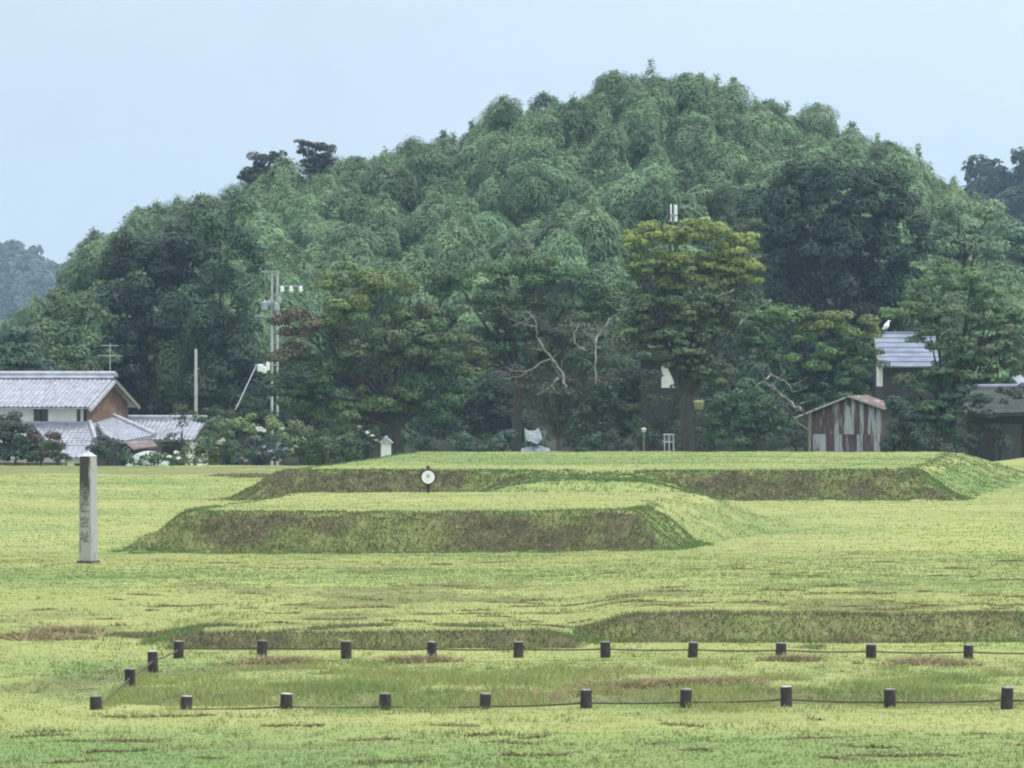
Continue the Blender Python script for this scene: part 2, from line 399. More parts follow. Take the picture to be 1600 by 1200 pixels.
POLY_A = [(-8.9,115.6),(3.4,115.6),(5.7,133.0),(-6.6,133.0)]
W_A = [1.7, (1.1, 2.9), 2.0, 1.4]
POLY_B = [(-8.3,157.3),(14.8,157.3),(19.6,189.0),(-4.0,189.0)]
W_B = [2.0, (1.7, 3.6), 3.0, 2.0]
def edge_y(x): return np.where(x < 22, 207+0*x, 207+(x-22)*3.5).clip(207, 232)
def gz(x, y, full=False):
    x = np.asarray(x, float); y = np.asarray(y, float)
    wob = (fbm(x*.35, y*.35, 5)-.5)*.6+(fbm(x*1.5, y*1.5, 6)-.5)*.4
    a, ia, da = plat(x+wob, y+wob*.8, POLY_A, 1.04, W_A)
    # the middle of the front slope spreads out in a gentle grassy ramp
    ramp_a = np.exp(-((x+3.0)/1.7)**2)
    wB = list(W_B)
    b, ib, db = plat(x+wob, y+wob*.8, POLY_B, 1.08, W_B)
    rampb = np.exp(-((x-2.7)/3.9)**4)*1.08*sstep(148.5, 158.0, y)*(y < 160)
    b = np.maximum(b, rampb)
    z = np.maximum(a, b)
    # low terraces in front
    e1 = .24*sstep(76.7, 77.25, y+wob*.3)*np.exp(-np.maximum(y-77.3,0)/9)*sstep(-6.9,-5.6,x)*(1-sstep(.3,1.8,x))
    e2 = .44*sstep(78.3, 79.3, y+wob*.4)*np.exp(-np.maximum(y-79.3,0)/16)*sstep(.5,2.6,x)
    e0 = .10*sstep(64.1, 65.0, y+wob*.5)*(1-sstep(71.5,73.2,y))*sstep(-5.8,-4.2,x)
    e3 = .12*(1-sstep(56.5,57.6,y-.12*x+wob))*sstep(-1,6,x)
    z = z+e1+e2+e0+e3
    drop = sstep(0, 9, y-edge_y(x))
    z = z*(1-drop)-3.0*drop
    amp = 1-.6*sstep(130,200,y)
    z = z+(fbm(x*.22, y*.22, 11)-.5)*.10*(y < 230)+(fbm(x*1.4, y*1.4, 23)-.5)*.045*(y < 230)
    rough = np.clip((da > .02)*(da < 1.05)+(db > .02)*(db < 1.05)*(y < 195), 0, 1)
    z = z+(fbm(x*1.7, y*1.7, 41)-.5)*.24*rough*(y < 195)+(fbm(x*.5, y*.3, 43)-.5)*.12*sstep(.2,1.0,e2+e1+.6*rough)
    if not full: return z
    # tone channels
    patch = sstep(.34,.52,fbm(x*.16+3, y*.16, 77))
    dryA = ((ia == 0)&(da > .03)&(da < .98)).astype(float)*(1-.75*ramp_a)
    dryB = ((ib == 0)&(db > .03)&(db < 1.0)).astype(float)*(1-np.exp(-((x-2.7)/3.7)**4)*.97)
    sideA = ((ia != 0)&(da > .03)&(da < 1.15)).astype(float)
    sideB = ((ib != 0)&(db > .03)&(db < 1.15)&(y < 195)).astype(float)
    ragged = .45+.75*fbm(x*1.1, y*1.1, 91)
    dry = np.clip((dryA+dryB)*ragged*1.35, 0, 1)
    dry = dry*(1-.5*sstep(.52,.66,fbm(x*.42+4, y*.5, 97)))
    dry = np.maximum(dry, .85*((y > 76.5)&(y < 77.4)&(x > -6.2)&(x < 1.2))*ragged*1.3)
    dry = np.maximum(dry, .6*((y > 78.1)&(y < 79.5)&(x > 1.2))*ragged*1.3)
    dry = np.maximum(dry, .5*sstep(.62,.74,fbm(x*.55, y*.3, 131))*((y < 82)&(y > 63.5)))
    dry = np.maximum(dry, .55*sstep(.58,.7,fbm(x*.3, y*.22, 137))*((y > 80)&(y < 106)))
    dry = np.maximum(dry, .6*((y > 186)&(y < 207))*sstep(.5,.62,fbm(x*.2,y*.2,151))*(x < -6))
    lush = np.clip((sideA+sideB)*(.35+.9*fbm(x*.5,y*.25,58))+.5*sideA*(ia == 1)+.5*sideB*(ib == 1), 0, 1)
    lush = np.maximum(lush, .7*((da < .05)|(db < .05))*sstep(.3,.6,fbm(x*.2,y*.2,61)))
    lush = np.maximum(lush, .8*((y > 62)&(y < 73.5)&(x > -7.5))*sstep(.25,.6,fbm(x*.5,y*.3,67)))
    lush = np.maximum(lush, .65*(1-sstep(56,61,y)))
    lush = np.maximum(lush, .7*((da >= 1.0)&(da < 1.5)&(y < 136))*sstep(.2,.5,fbm(x*.4,y*.4,69)))
    lush = np.maximum(lush, .9*ramp_a*((y > 112)&(y < 118)))
    dry = np.maximum(dry, .8*((y > 63.9)&(y < 65.2)&(x > -5.5))*ragged)
    pale = np.clip(.85*sstep(.40, .60, fbm(x*.05+2, y*.13, 401, 3)*.85+.15*fbm(x*.5, y*.5, 403))+.4*((da > 2.2)&(db > 1.05)&(y > 95)&(y < 206))*sstep(.35,.6,fbm(x*.09+9, y*.09, 83)), 0, 1)*.75
    rim = ((ia == 1)&(da < .25)&(da > -.25)&(y < 134)&(y > 114)).astype(float)+((ib == 1)&(db < .22)&(db > -.2)&(y < 190)&(y > 156)).astype(float)
    pale = np.clip(pale+rim*.3, 0, 1)
    lush = lush*(1-np.clip(rim,0,1))
    return z, dry, lush, pale

ys = np.concatenate([np.arange(-40, 48, 8.0), np.arange(48, 52, .5), np.arange(52, 100, .10), np.arange(100, 140, .14), np.arange(140, 200, .25),
                     np.arange(200, 245, .7), np.arange(245, 420, 8), np.geomspace(430, 2400, 14)])
xs = np.concatenate([-np.geomspace(1500, 30, 14), np.arange(-27, 32, .14), np.geomspace(33, 1500, 14)])
GX, GY = np.meshgrid(xs, ys)
gzv, gd, gl, gp = gz(GX, GY, True)
V = np.stack([GX, GY, gzv], -1).reshape(-1, 3)
nx = len(xs); ny = len(ys)
ii = (np.arange(ny-1)[:, None]*nx+np.arange(nx-1)[None, :]).ravel()
Fq = np.stack([ii, ii+1, ii+nx+1, ii+nx], -1)
cols = np.stack([gd, gl, gp], -1).reshape(-1, 3)
ground = link('ground', np_mesh('ground', V, Fq, cols, True), None, M['ground']); tag(ground, kind='structure')

def broad(x, y): return sstep(.40, .60, fbm(x*.05+2, y*.13, 401, 3)*.85+.15*fbm(x*.5, y*.5, 403))
def gz1(x, y): return float(gz(np.array([x]), np.array([y]))[0])

# ------------------------------------------------------------------ grass blades (stuff)
def blades(name, x, y, h, w, col, lean=.35, n=4, spread=.06):
    """n triangular blades per tuft"""
    x = np.repeat(x, n); y = np.repeat(y, n); h = np.repeat(h, n)*rng.uniform(.55, 1.15, len(x)); w = np.repeat(w, n)
    col = np.repeat(col, n, axis=0)
    x = x+rng.normal(0, spread, len(x)); y = y+rng.normal(0, spread, len(x))
    z = gz(x, y)-.01
    an = rng.uniform(0, 2*np.pi, len(x)); dx = np.cos(an)*w/2; dy = np.sin(an)*w/2*.3
    lx = rng.normal(0, lean, len(x))*h; ly = rng.normal(0, lean, len(x))*h
    A = np.stack([x-dx, y-dy, z], -1); B = np.stack([x+dx, y+dy, z], -1); C = np.stack([x+lx, y+ly, z+h], -1)
    V = np.stack([A, B, C], 1).reshape(-1, 3)
    Fa = np.arange(len(V)).reshape(-1, 3)
    c = col*rng.uniform(.88, 1.12, (len(x), 1))
    return link(name, np_mesh(name, V, Fa, np.repeat(c, 3, axis=0)), None, M['blade'])
def in_view(x, y, m=1.0): return np.abs(x) < y*.1215+m
def lerp3(a, b, t): return np.array(a)[None, :]*(1-t[:, None])+np.array(b)[None, :]*t[:, None]

# short lawn over the near field
n = 150000
y = 52+ (rng.uniform(0, 1, n)**1.3)*62; x = rng.uniform(-15.5, 15.5, n); k = in_view(x, y); x, y = x[k], y[k]
t = np.clip(1-broad(x, y)*.95+rng.normal(0, .08, len(x)), 0, 1)
_, dd, ll, pp = gz(x, y, True)
c = lerp3((.35,.355,.13), (.14,.21,.078), np.clip(t*.8+ll*.4, 0, 1))
c = c*(1-dd[:, None]*.8)+np.array((.17,.14,.07))[None, :]*dd[:, None]*.8
o = blades('lawn_grass', x, y, rng.uniform(.02, .06, len(x)), np.full(len(x), .018), c, .6, 3, .05)
tag(o, 'short mown yellow green grass blades over the near field', 'grass', kind='stuff')
n = 80000
y = 98+rng.uniform(0, 1, n)*110; x = rng.uniform(-27, 27, n); k = in_view(x, y); x, y = x[k], y[k]
t = np.clip(1-broad(x, y)*.95+rng.normal(0, .08, len(x)), 0, 1)
_, dd, ll, pp = gz(x, y, True); k = (dd < .3)&(np.abs(gz(x, y+.4)-gz(x, y-.4))+np.abs(gz(x+.4, y)-gz(x-.4, y)) < .12); x, y, t, ll = x[k], y[k], t[k], ll[k]
c = lerp3((.375,.375,.145), (.155,.23,.088), np.clip(t*.8+ll*.4, 0, 1))
o = blades('lawn_grass', x, y, rng.uniform(.02, .06, len(x)), np.full(len(x), .045), c, .6, 3, .12)
tag(o, 'short mown yellow green grass blades over the farther field', 'grass', kind='stuff')
# longer grass between the two rope rows and under them
n = 42000
x = rng.uniform(-6.2, 11.5, n); y = rng.uniform(62.2, 75.5, n); k = in_view(x, y)&(rng.uniform(0, 1, n) < -.15+2.2*sstep(.3,.7,fbm(x*.9, y*.7, 311))*(((y > 64)&(y < 73.4)).astype(float)+.35)); x, y = x[k], y[k]
t = np.clip(fbm(x*.7, y*.7, 313)*1.6-.3+rng.normal(0, .15, len(x)), 0, 1)
c = lerp3((.36,.38,.14), (.20,.28,.10), t)
br = rng.uniform(0, 1, len(x)) < .03+.4*sstep(.62, .7, fbm(x*.5, y*.4, 317))*(y < 72); c[br] = (.40,.30,.17)
o = blades('tall_grass', x, y, rng.uniform(.04, .14, len(x))*(.15+1.3*sstep(.3,.7,fbm(x*.7, y*.5, 319)))*(1-.35*(y > 68))*(1-.75*(y > 71.5)), np.full(len(x), .02), c, .45, 5, .07)
tag(o, 'tufts of longer grass in the strip between the two rows of posts', 'grass', kind='stuff')
# rough cut grass on the banks of the earthworks and low terraces
n = 230000
x = rng.uniform(-14, 23, n); sel = rng.uniform(0, 1, n)
y = np.where(sel < .35, rng.uniform(112.5, 119, n), np.where(sel < .5, rng.uniform(76.3, 80, n), np.where(sel < .65, rng.uniform(154.5, 159.5, n), rng.uniform(112, 192, n))))
slp = np.maximum(np.abs(gz(x, y+.4)-gz(x, y-.4)), np.abs(gz(x+.4, y)-gz(x-.4, y)))/.8
_, dd, ll, pp = gz(x, y, True)
k = (in_view(x, y))&((dd > .25)|((slp > .10)&(rng.uniform(0, 1, n) < .75)))
x, y, dd, ll = x[k], y[k], np.where(dd[k] > .1, dd[k], 0), np.maximum(ll[k], .8*(dd[k] < .15))
t = rng.uniform(0, 1, len(x))
c = lerp3((.09,.085,.05), (.25,.225,.13), t)
g = rng.uniform(0, 1, len(x)) < .15+.8*ll*(1-dd)+.5*sstep(.5,.62,fbm(x*.42+4,y*.5,97)); c[g] = lerp3((.09,.15,.05), (.17,.245,.085), t)[g]
o = blades('bank_grass', x, y, rng.uniform(.04, .12, len(x)), np.where(y > 140, .045, .025), c, .7, 4, .1)
tag(o, 'rough brown and green cut grass on the banks of the earthworks', 'grass', kind='stuff')
n = 26000
x = rng.uniform(-16, 16, n); y = 52+rng.uniform(0, 1, n)**1.2*60
k = in_view(x, y)&(fbm(x*.9, y*.9, 501)+.25*fbm(x*.15, y*.2, 502) > .70+rng.normal(0, .03, n)); x, y = x[k], y[k]
o = blades('weed_tufts', x, y, rng.uniform(.03, .11, len(x)), np.full(len(x), .02), lerp3((.10,.16,.05), (.24,.29,.10), rng.uniform(0, 1, len(x))), .5, 5, .05)
tag(o, 'darker weedy tufts scattered in patches over the near lawn', 'weeds', kind='stuff')
# rows of brown clippings left by the mower
xa, ya, la = [], [], []
for i in range(150):
    yy = random.choice([random.uniform(54, 62), random.uniform(80, 98), random.uniform(80, 90), random.uniform(82,94), random.uniform(98, 112)]); xx = random.uniform(-1, 1)*yy*.12
    if xx < -2 and random.random() < .5 and yy > 80: continue
    L_ = random.uniform(.15, .9)*(1 if random.random() < .8 else 2); m_ = int(L_*45)
    tt = np.linspace(0, 1, m_); xa.append(xx+tt*L_+rng.normal(0, .03, m_)); ya.append(yy+tt*random.uniform(-.4,.4)+rng.normal(0, .05, m_))
x = np.concatenate(xa); y = np.concatenate(ya)
nh = len(x); sxy = []
for hx_, hy_, hr_ in ((1.75,65.9,.30),(2.1,66.2,.25),(2.75,66.3,.3),(3.15,66.5,.28),(-3.9,71.2,.3),(-1.6,71.8,.3),(6.9,71.0,.35),(4.7,71.8,.2),(-8.9,79,.45),(-8.4,81,.3)):
    m_ = int(260*hr_/.3); sxy.append(np.stack([hx_+rng.normal(0, hr_, m_), hy_+rng.normal(0, hr_*.6, m_)], -1))
sxy = np.concatenate(sxy); x = np.concatenate([x, sxy[:, 0]]); y = np.concatenate([y, sxy[:, 1]])
o = blades('hay_clippings', x, y, np.where(np.arange(len(x)) < nh, rng.uniform(.02, .07, len(x)), rng.uniform(.05, .16, len(x))), np.full(len(x), .05), np.concatenate([lerp3((.10,.085,.045), (.27,.22,.12), rng.uniform(0, 1, nh)), lerp3((.20,.17,.09), (.40,.35,.20), rng.uniform(0, 1, len(x)-nh))]), 1.3, 5, .05)
tag(o, 'thin rows of brown grass clippings lying on the mown field', 'clippings', kind='stuff')

# ------------------------------------------------------------------ hills
def interp(pts, x):
    return np.interp(x, [p[0] for p in pts], [p[1] for p in pts])
SKY = [(-300,560),(-60,545),(40,520),(100,462),(130,420),(170,372),(200,332),(250,312),(330,302),(380,290),(430,262),(490,240),(520,248),(600,240),(650,228),(690,214),(740,205),(775,180),(810,152),(860,145),(900,145),(940,132),(980,112),(1050,104),(1090,116),(1125,122),(1170,145),(1220,162),(1300,178),(1330,205),(1380,222),(1430,240),(1460,285),(1500,300),(1540,328),(1570,348),(1700,380),(1900,430),(2300,560)]
RY = 400.0
def hill_z(x, y):
    px = 800+x/np.clip(y, 300, RY)*F
    top = CAMH+(560-interp(SKY, px))/F*RY - 9.6
    s = np.clip((y-298)/(RY-298), 0, 1); s = s*.6+.4*s*s*(3-2*s)
    back = 1-.5*sstep(RY+20, RY+120, y)
    return -3.1+np.maximum(top+3.1, 0)*s*back
hx = np.arange(-110, 130, 3.0); hy = np.concatenate([np.arange(292, 430, 3.0), np.arange(430, 560, 15.0)])
HX, HY = np.meshgrid(hx, hy)
HZ = hill_z(HX, HY)+(fbm(HX*.12, HY*.12, 9)-.5)*1.2*(HY > 296)
ii = (np.arange(len(hy)-1)[:, None]*len(hx)+np.arange(len(hx)-1)[None, :]).ravel()
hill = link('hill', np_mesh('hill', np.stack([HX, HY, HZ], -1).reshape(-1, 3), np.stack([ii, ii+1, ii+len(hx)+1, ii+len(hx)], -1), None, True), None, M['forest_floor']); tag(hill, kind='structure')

def leaves_mesh(name, C, U, W, cols):
    """diamond leaves: centre, half-length vector, half-width vector"""
    V = np.stack([C-U, C+W, C+U, C-W], 1).reshape(-1, 3)
    Fa = np.arange(len(V)).reshape(-1, 4)
    return np_mesh(name, V, Fa, np.repeat(cols, 4, axis=0))
def unit(v): return v/np.maximum(np.linalg.norm(v, axis=-1, keepdims=True), 1e-9)

def clump_leaves(cen, rad, flat, per_area, size, col, aspect=.55, droop=0.0, lo=-.5, ragged=.35):
    """leaves scattered over the shells of many clumps; cen (n,3), rad (n,)"""
    cnt = np.maximum(12, (per_area*4*np.pi*rad**2*(.35+.65*flat)).astype(int))
    idx = np.repeat(np.arange(len(cen)), cnt); n = len(idx)
    u = rng.uniform(lo, 1, n); an = rng.uniform(0, 2*np.pi, n); s = np.sqrt(np.maximum(0, 1-u*u))
    dirn = np.stack([s*np.cos(an), s*np.sin(an), u], -1)
    rr = rad[idx]*(1-ragged*rng.uniform(0, 1, n)**1.5+ragged*.45*rng.uniform(0, 1, n)**4)
    C = cen[idx]+dirn*rr[:, None]*np.array([1, 1, 1])*np.stack([np.ones(n), np.ones(n), np.full(n, flat)], -1)
    nrm = unit(dirn*1.0+rng.normal(0, .22, (n, 3))+np.array([0, 0, .4]))
    t = unit(np.cross(nrm, rng.normal(0, 1, (n, 3)))); t[:, 2] -= droop; t = unit(t)
    b = unit(np.cross(nrm, t))
    sz = size*rng.uniform(.6, 1.3, n)
    cc = col[idx]*rng.uniform(.93, 1.07, (n, 1))
    return C, t*sz[:, None], b*(sz*aspect)[:, None], cc

# ---- far wooded hills left and right
def far_hill(name_h, name_w, sky, d, depth, x0, x1, ntree, treeh, col, lab, leafsz):
    def hz(x, y):
        px = 800+x/d*F
        top = CAMH+(560-interp(sky, px))/F*d-treeh
        s = np.clip((y-(d-depth))/depth, 0, 1)
        return -4.2+(top+4.2)*s*(1-.6*sstep(d+30, d+160, y))
    ax = np.linspace(x0, x1, 60); ay = np.concatenate([np.linspace(d-depth-10, d, 24), np.linspace(d+20, d+200, 8)])
    AX, AY = np.meshgrid(ax, ay); AZ = hz(AX, AY)
    ii = (np.arange(len(ay)-1)[:, None]*60+np.arange(59)[None, :]).ravel()
    h = link(name_h, np_mesh(name_h, np.stack([AX, AY, AZ], -1).reshape(-1, 3), np.stack([ii, ii+1, ii+61, ii+60], -1), None, True), None, M['forest_floor'])
    tag(h, kind='structure')
    tx = rng.uniform(x0, x1, ntree); ty = d-depth*rng.uniform(0, 1, ntree)**1.3; tz = hz(tx, ty)
    cen = []; rad = []; cl = []
    for a, b, c in zip(tx, ty, tz):
        r0 = treeh*rng.uniform(.3, .5); tone = rng.uniform(.7, 1.35)
        H = treeh*rng.uniform(.75, 1.15)
        for q in range(5):
            r = r0*rng.uniform(.35, .75)
            cen.append((a+rng.normal(0, r0*.5), b+rng.normal(0, r0*.4), c+H-r0*rng.uniform(.1, 1.3))); rad.append(r)
            cl.append(np.array(col)*tone*rng.uniform(.85, 1.15))
    C, U, W, cc = clump_leaves(np.array(cen), np.array(rad), .85, 1.3/(leafsz**2)*.5, leafsz, np.array(cl), .7)
    o = link(name_w, leaves_mesh(name_w, C, U, W, cc), None, M['leaf'])
    tag(o, lab, 'forest', kind='stuff')
far_hill('far_hill', 'far_forest', [(-400,300),(-120,360),(0,384),(20,380),(36,374),(60,392),(80,398),(100,404),(130,414),(160,428),(220,460),(400,520)], 1950, 560, -390, -110, 620, 16, (.07,.10,.065), 'hazy blue wooded hill far off at the left edge', 1.5)
far_hill('right_far_hill', 'dark_far_forest', [(1200,500),(1420,380),(1490,300),(1520,262),(1545,238),(1580,216),(1610,212),(1700,185),(1850,150),(2100,150)], 830, 260, 62, 190, 420, 13, (.035,.055,.035), 'dark blue wooded hill far off at the right edge', .75)

# ------------------------------------------------------------------ bamboo
def bamboo_variant(i, small=False):
    H = rng.uniform(11.0, 13.0); root = []
    cm = MB(); Cs, Us, Ws, Cc = [], [], [], []
    nc = int(rng.integers(2, 4)); az0 = rng.uniform(0, 6.28)
    for k in range(nc):
        az = az0+k*2*np.pi/nc+rng.normal(0, .4); L = rng.uniform(.9, 2.6); hh = H*rng.uniform(.74, 1.05)
        bx, by = rng.normal(0, .45), rng.normal(0, .45)
        def pt(t):
            r = L*t**2.3
            return np.array([bx+math.cos(az)*r, by+math.sin(az)*r, hh*(t-.10*t**5)])
        pts = [pt(t) for t in np.linspace(0, 1, 9)]
        cm.tube(pts, [.06*(1-.85*t) for t in np.linspace(0, 1, 9)], 5)
        tone_c = rng.uniform(.85, 1.15)
        top = pt(.97); ax_c = pt(.78)
        # puffs: rounded domes of drooping sprays round the bent top of the culm
        puffs = [(top+np.array([0,0,-1.0]), rng.uniform(1.3,1.8), rng.uniform(.85,1.05))]
        for q in range(3):
            a2 = rng.uniform(0, 6.28); tt = rng.uniform(.45, .82)
            puffs.append((pt(tt)+np.array([math.cos(a2), math.sin(a2), 0])*rng.uniform(.6, 1.7), rng.uniform(1.0, 1.5), rng.uniform(.75, 1.15)))
        for pc_, pr_, pz_ in puffs:
            q = int(1050*pr_**2); tn = rng.uniform(.66, 1.3)
            u = rng.uniform(-.35, 1, q); an = rng.uniform(0, 6.283, q); ss = np.sqrt(1-u*u)
            dr = np.stack([ss*np.cos(an), ss*np.sin(an), u], -1)
            lump = .74+.5*vnoise(an*1.9+k*7, u*3.1+i*5, 3)
            CC = pc_+dr*(pr_*lump*(1.06-.36*rng.uniform(0,1,q)**1.5))[:, None]*np.array([1,1,pz_])
            CC[:, 2] -= .45*(1-u)**2*rng.uniform(.4,1.3,q)
            nr = unit(dr+np.array([0,0,.5])+rng.normal(0, .2, (q, 3)))
            dn = np.array([0,0,-1.0])+dr*.5+rng.normal(0, .3, (q, 3))
            U = unit(dn-(dn*nr).sum(1, keepdims=True)*nr)
            W = unit(np.cross(U, nr))
            s = rng.uniform(.08, .20, q)
            Cs.append(CC); Us.append(U*s[:, None]); Ws.append(W*(s*.36)[:, None])
            Cc.append(np.array([(.165, .260, .132)])*tone_c*tn*rng.uniform(.94, 1.06, (q, 1)))
        # loose feathery tip
        q = 170; tq = rng.uniform(.9, 1.2, q); ext = rng.uniform(0, 3.5) if (i+k) % 4 else rng.uniform(5, 9)
        CC = np.array([pt(min(v, 1.0)) for v in tq])+rng.normal(0, .34, (q, 3))*(1.45-tq)[:, None]*1.6; CC[:, 2] += np.maximum(tq-.97, 0)*ext
        U = unit(rng.normal(0, .5, (q, 3))+np.array([math.cos(az), math.sin(az), -.4])); W = unit(np.cross(U, rng.normal(0, 1, (q, 3))))
        s = rng.uniform(.10, .2, q)
        Cs.append(CC); Us.append(U*s[:, None]); Ws.append(W*(s*.4)[:, None]); Cc.append(np.full((q, 3), 1.0)*np.array([(.19, .28, .14)]))
    return leaves_mesh('foliage', np.concatenate(Cs), np.concatenate(Us), np.concatenate(Ws), np.concatenate(Cc)), cm.mesh('culms')
BV = []
for i in range(9):
    fm, cm = bamboo_variant(i); fm.materials.append(M['leaf_bamboo']); cm.materials.append(M['culm']); BV.append((fm, cm))
def bamboo(x, y, z, s, rz, tilt=(0, 0)):
    fm, cm = BV[int(rng.integers(0, len(BV)))]
    r = empty('bamboo', (x, y, z), 0); r.rotation_euler = (tilt[0], tilt[1], rz); r.scale = (s[0], s[0], s[1])
    link('foliage', fm, r); link('culms', cm, r)
    return r
cand = []
sp = 5.35; row = 0
yy = 303.0
while yy < RY+9:
    xx = -52+(row % 2)*sp/2
    while xx < 62:
        a = xx+rng.uniform(-1.6, 1.6); b = yy+rng.uniform(-1.6, 1.6)
        px = 800+a/b*F
        if -10 < px < 1640:
            topz = CAMH+(560-interp(SKY, 800+a/b*F))/F*b
            if topz > 4.0:
                cand.append((a, b))
        xx += sp
    yy += sp*.86; row += 1
rng.shuffle(cand)
# keep the ones that show: drop some that the big dark trees in front hide
def hidden(a, b):
    px = 800+a/b*F
    if b < 322 and 430 < px < 1400: return True
    if b < 332 and 640 < px < 960: return False
    if b < 350 and 1190 < px < 1420: return True
    if b < 335 and (970 < px < 1200): return True
    return False
cand = [c for c in cand if not hidden(*c) and not (float(fbm(np.array([c[0]*.09]), np.array([c[1]*.09]), 71, 2)[0]) > .60 and rng.uniform() < .45)][:290]
print('bamboo', len(cand))
for a, b in cand:
    z = float(hill_z(np.array([a]), np.array([b]))[0])-.3
    edge = b > RY-8
    s = (rng.uniform(.95, 1.25), rng.uniform(.82, 1.12)*(1.0 if not edge else rng.uniform(.88, 1.15)))
    room = CAMH+(560-float(interp(SKY, 800+a/b*F)))/F*b+1.5-z       # the grove gets lower towards its two ends
    if room < 12.2*s[1]:
        if room < 3.5: continue
        s = (s[0]*max(.6, min(1, room/11)), room/12.2*rng.uniform(.86, 1.03))
    r = bamboo(a, b, z, s, rng.uniform(0, 6.28), (rng.normal(0, .05), rng.normal(0, .06)))
    tag(r, 'feathery pale green bamboo clump in the grove covering the hill', 'bamboo', 'bamboo clumps covering the hill')
# undergrowth between the culms
tx = rng.uniform(-70, 80, 2600); ty = 300+rng.uniform(0, 1, 2600)*112; k = np.abs(tx) < ty*.125+6; tx, ty = tx[k], ty[k]
tz = hill_z(tx, ty)
k = (CAMH+(560-interp(SKY, 800+tx/ty*F))/F*ty-tz) > 6.5; tx, ty, tz = tx[k], ty[k], tz[k]
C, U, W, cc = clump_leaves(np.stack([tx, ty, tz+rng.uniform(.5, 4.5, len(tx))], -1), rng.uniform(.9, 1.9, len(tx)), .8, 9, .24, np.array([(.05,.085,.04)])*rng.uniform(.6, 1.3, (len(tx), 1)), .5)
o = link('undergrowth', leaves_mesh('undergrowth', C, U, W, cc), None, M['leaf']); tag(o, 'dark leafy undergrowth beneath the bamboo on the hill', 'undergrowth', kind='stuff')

# ------------------------------------------------------------------ trees
def limb(mb, a, b, r0, r1, n=6, wob=.12, seg=6):
    a = np.array(a); b = np.array(b); L = np.linalg.norm(b-a)
    pts = []; off = np.zeros(3)
    for i in range(seg+1):
        t = i/seg
        w = math.sin(math.pi*t)
        pts.append(a*(1-t)+b*t+np.array([0, 0, 1])*L*.10*math.sin(math.pi*t)*(1 if b[2] < a[2]+L*.8 else 0)+rng.normal(0, wob*.25*L*.1, 3)*w)
    mb.tube(pts, [r0+(r1-r0)*(i/seg) for i in range(seg+1)], n)
    return pts
def tree(name, label, cat, d, base, lobes, clump=.9, flat=.6, dens=1.0, leaf=.17, col=(.09,.13,.045), trunk_r=.25, group=None, per=26, limbs=14, base_z=None, aspect=.55, fork=.35, bark='bark', droop=0, ylim=.75, stems=1):
    """lobes: (px,py,rx,ry[,tint]) in photo pixels, built at distance d with the lobe's own depth"""
    leaf = leaf*.74; per = per*1.7
    s = F/d
    bx = X(base[0], d); bz = base_z if base_z is not None else Z(base[1], d)
    root = empty(name, (bx, d, bz)); tag(root, label, cat, group)
    cen, rad, cl = [], [], []
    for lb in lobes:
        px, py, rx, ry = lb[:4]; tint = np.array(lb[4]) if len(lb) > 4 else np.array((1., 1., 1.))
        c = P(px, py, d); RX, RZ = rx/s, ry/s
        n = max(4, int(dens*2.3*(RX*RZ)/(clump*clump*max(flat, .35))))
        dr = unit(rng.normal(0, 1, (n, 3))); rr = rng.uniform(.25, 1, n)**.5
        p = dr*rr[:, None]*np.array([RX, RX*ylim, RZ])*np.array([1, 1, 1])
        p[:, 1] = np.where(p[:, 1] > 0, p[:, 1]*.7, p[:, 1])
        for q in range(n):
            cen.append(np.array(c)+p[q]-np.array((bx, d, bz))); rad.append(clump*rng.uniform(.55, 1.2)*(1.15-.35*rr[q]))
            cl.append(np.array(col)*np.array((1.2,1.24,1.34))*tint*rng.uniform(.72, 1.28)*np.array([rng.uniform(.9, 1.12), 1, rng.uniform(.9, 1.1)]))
    cen = np.array(cen); rad = np.array(rad); cl = np.array(cl)
    C, U, W, cc = clump_leaves(cen, rad, flat, per, leaf, cl, aspect, droop)
    me = leaves_mesh('crown', C, U, W, cc); me.materials.append(M['leaf']); link('crown', me, root)
    mb = MB()
    cx = cen.mean(0); zlow = cen[:, 2].min()
    fk = np.array([cx[0]*.25, 0, max(.6, zlow+(cx[2]-zlow)*fork)])
    if stems == 1:
        mb.tube([(0,0,-.4), (0,0,.2), (fk[0]*.4, 0, fk[2]*.5), tuple(fk)], [trunk_r*1.35, trunk_r*1.05, trunk_r*.9, trunk_r*.72], 9)
    idx = rng.permutation(len(cen))[:limbs]
    for i in idx:
        st = fk*rng.uniform(.75, 1.0) if stems == 1 else np.array([rng.normal(0,.15), rng.normal(0,.15), -.1])
        mid = st*.45+cen[i]*.55+np.array([0, 0, .2])
        limb(mb, st, mid, trunk_r*rng.uniform(.3, .5), trunk_r*.22)
        limb(mb, mid, cen[i], trunk_r*.22, trunk_r*.06)
        for j in rng.permutation(len(cen))[:60]:
            if 0 < np.linalg.norm(cen[j]-mid) < clump*2.6:
                limb(mb, mid, cen[j], trunk_r*.16, trunk_r*.05, 5, .2, 4); break
    mb.build('trunk', M[bark], root)
    return root

Yl = (1.95, 1.75, 1.15); Rd = (1.3, .82, .95); Ol = (1.3, 1.3, 1.0); Gr = (1.0, 1.1, .95); Or = (1.55, 1.3, .9)
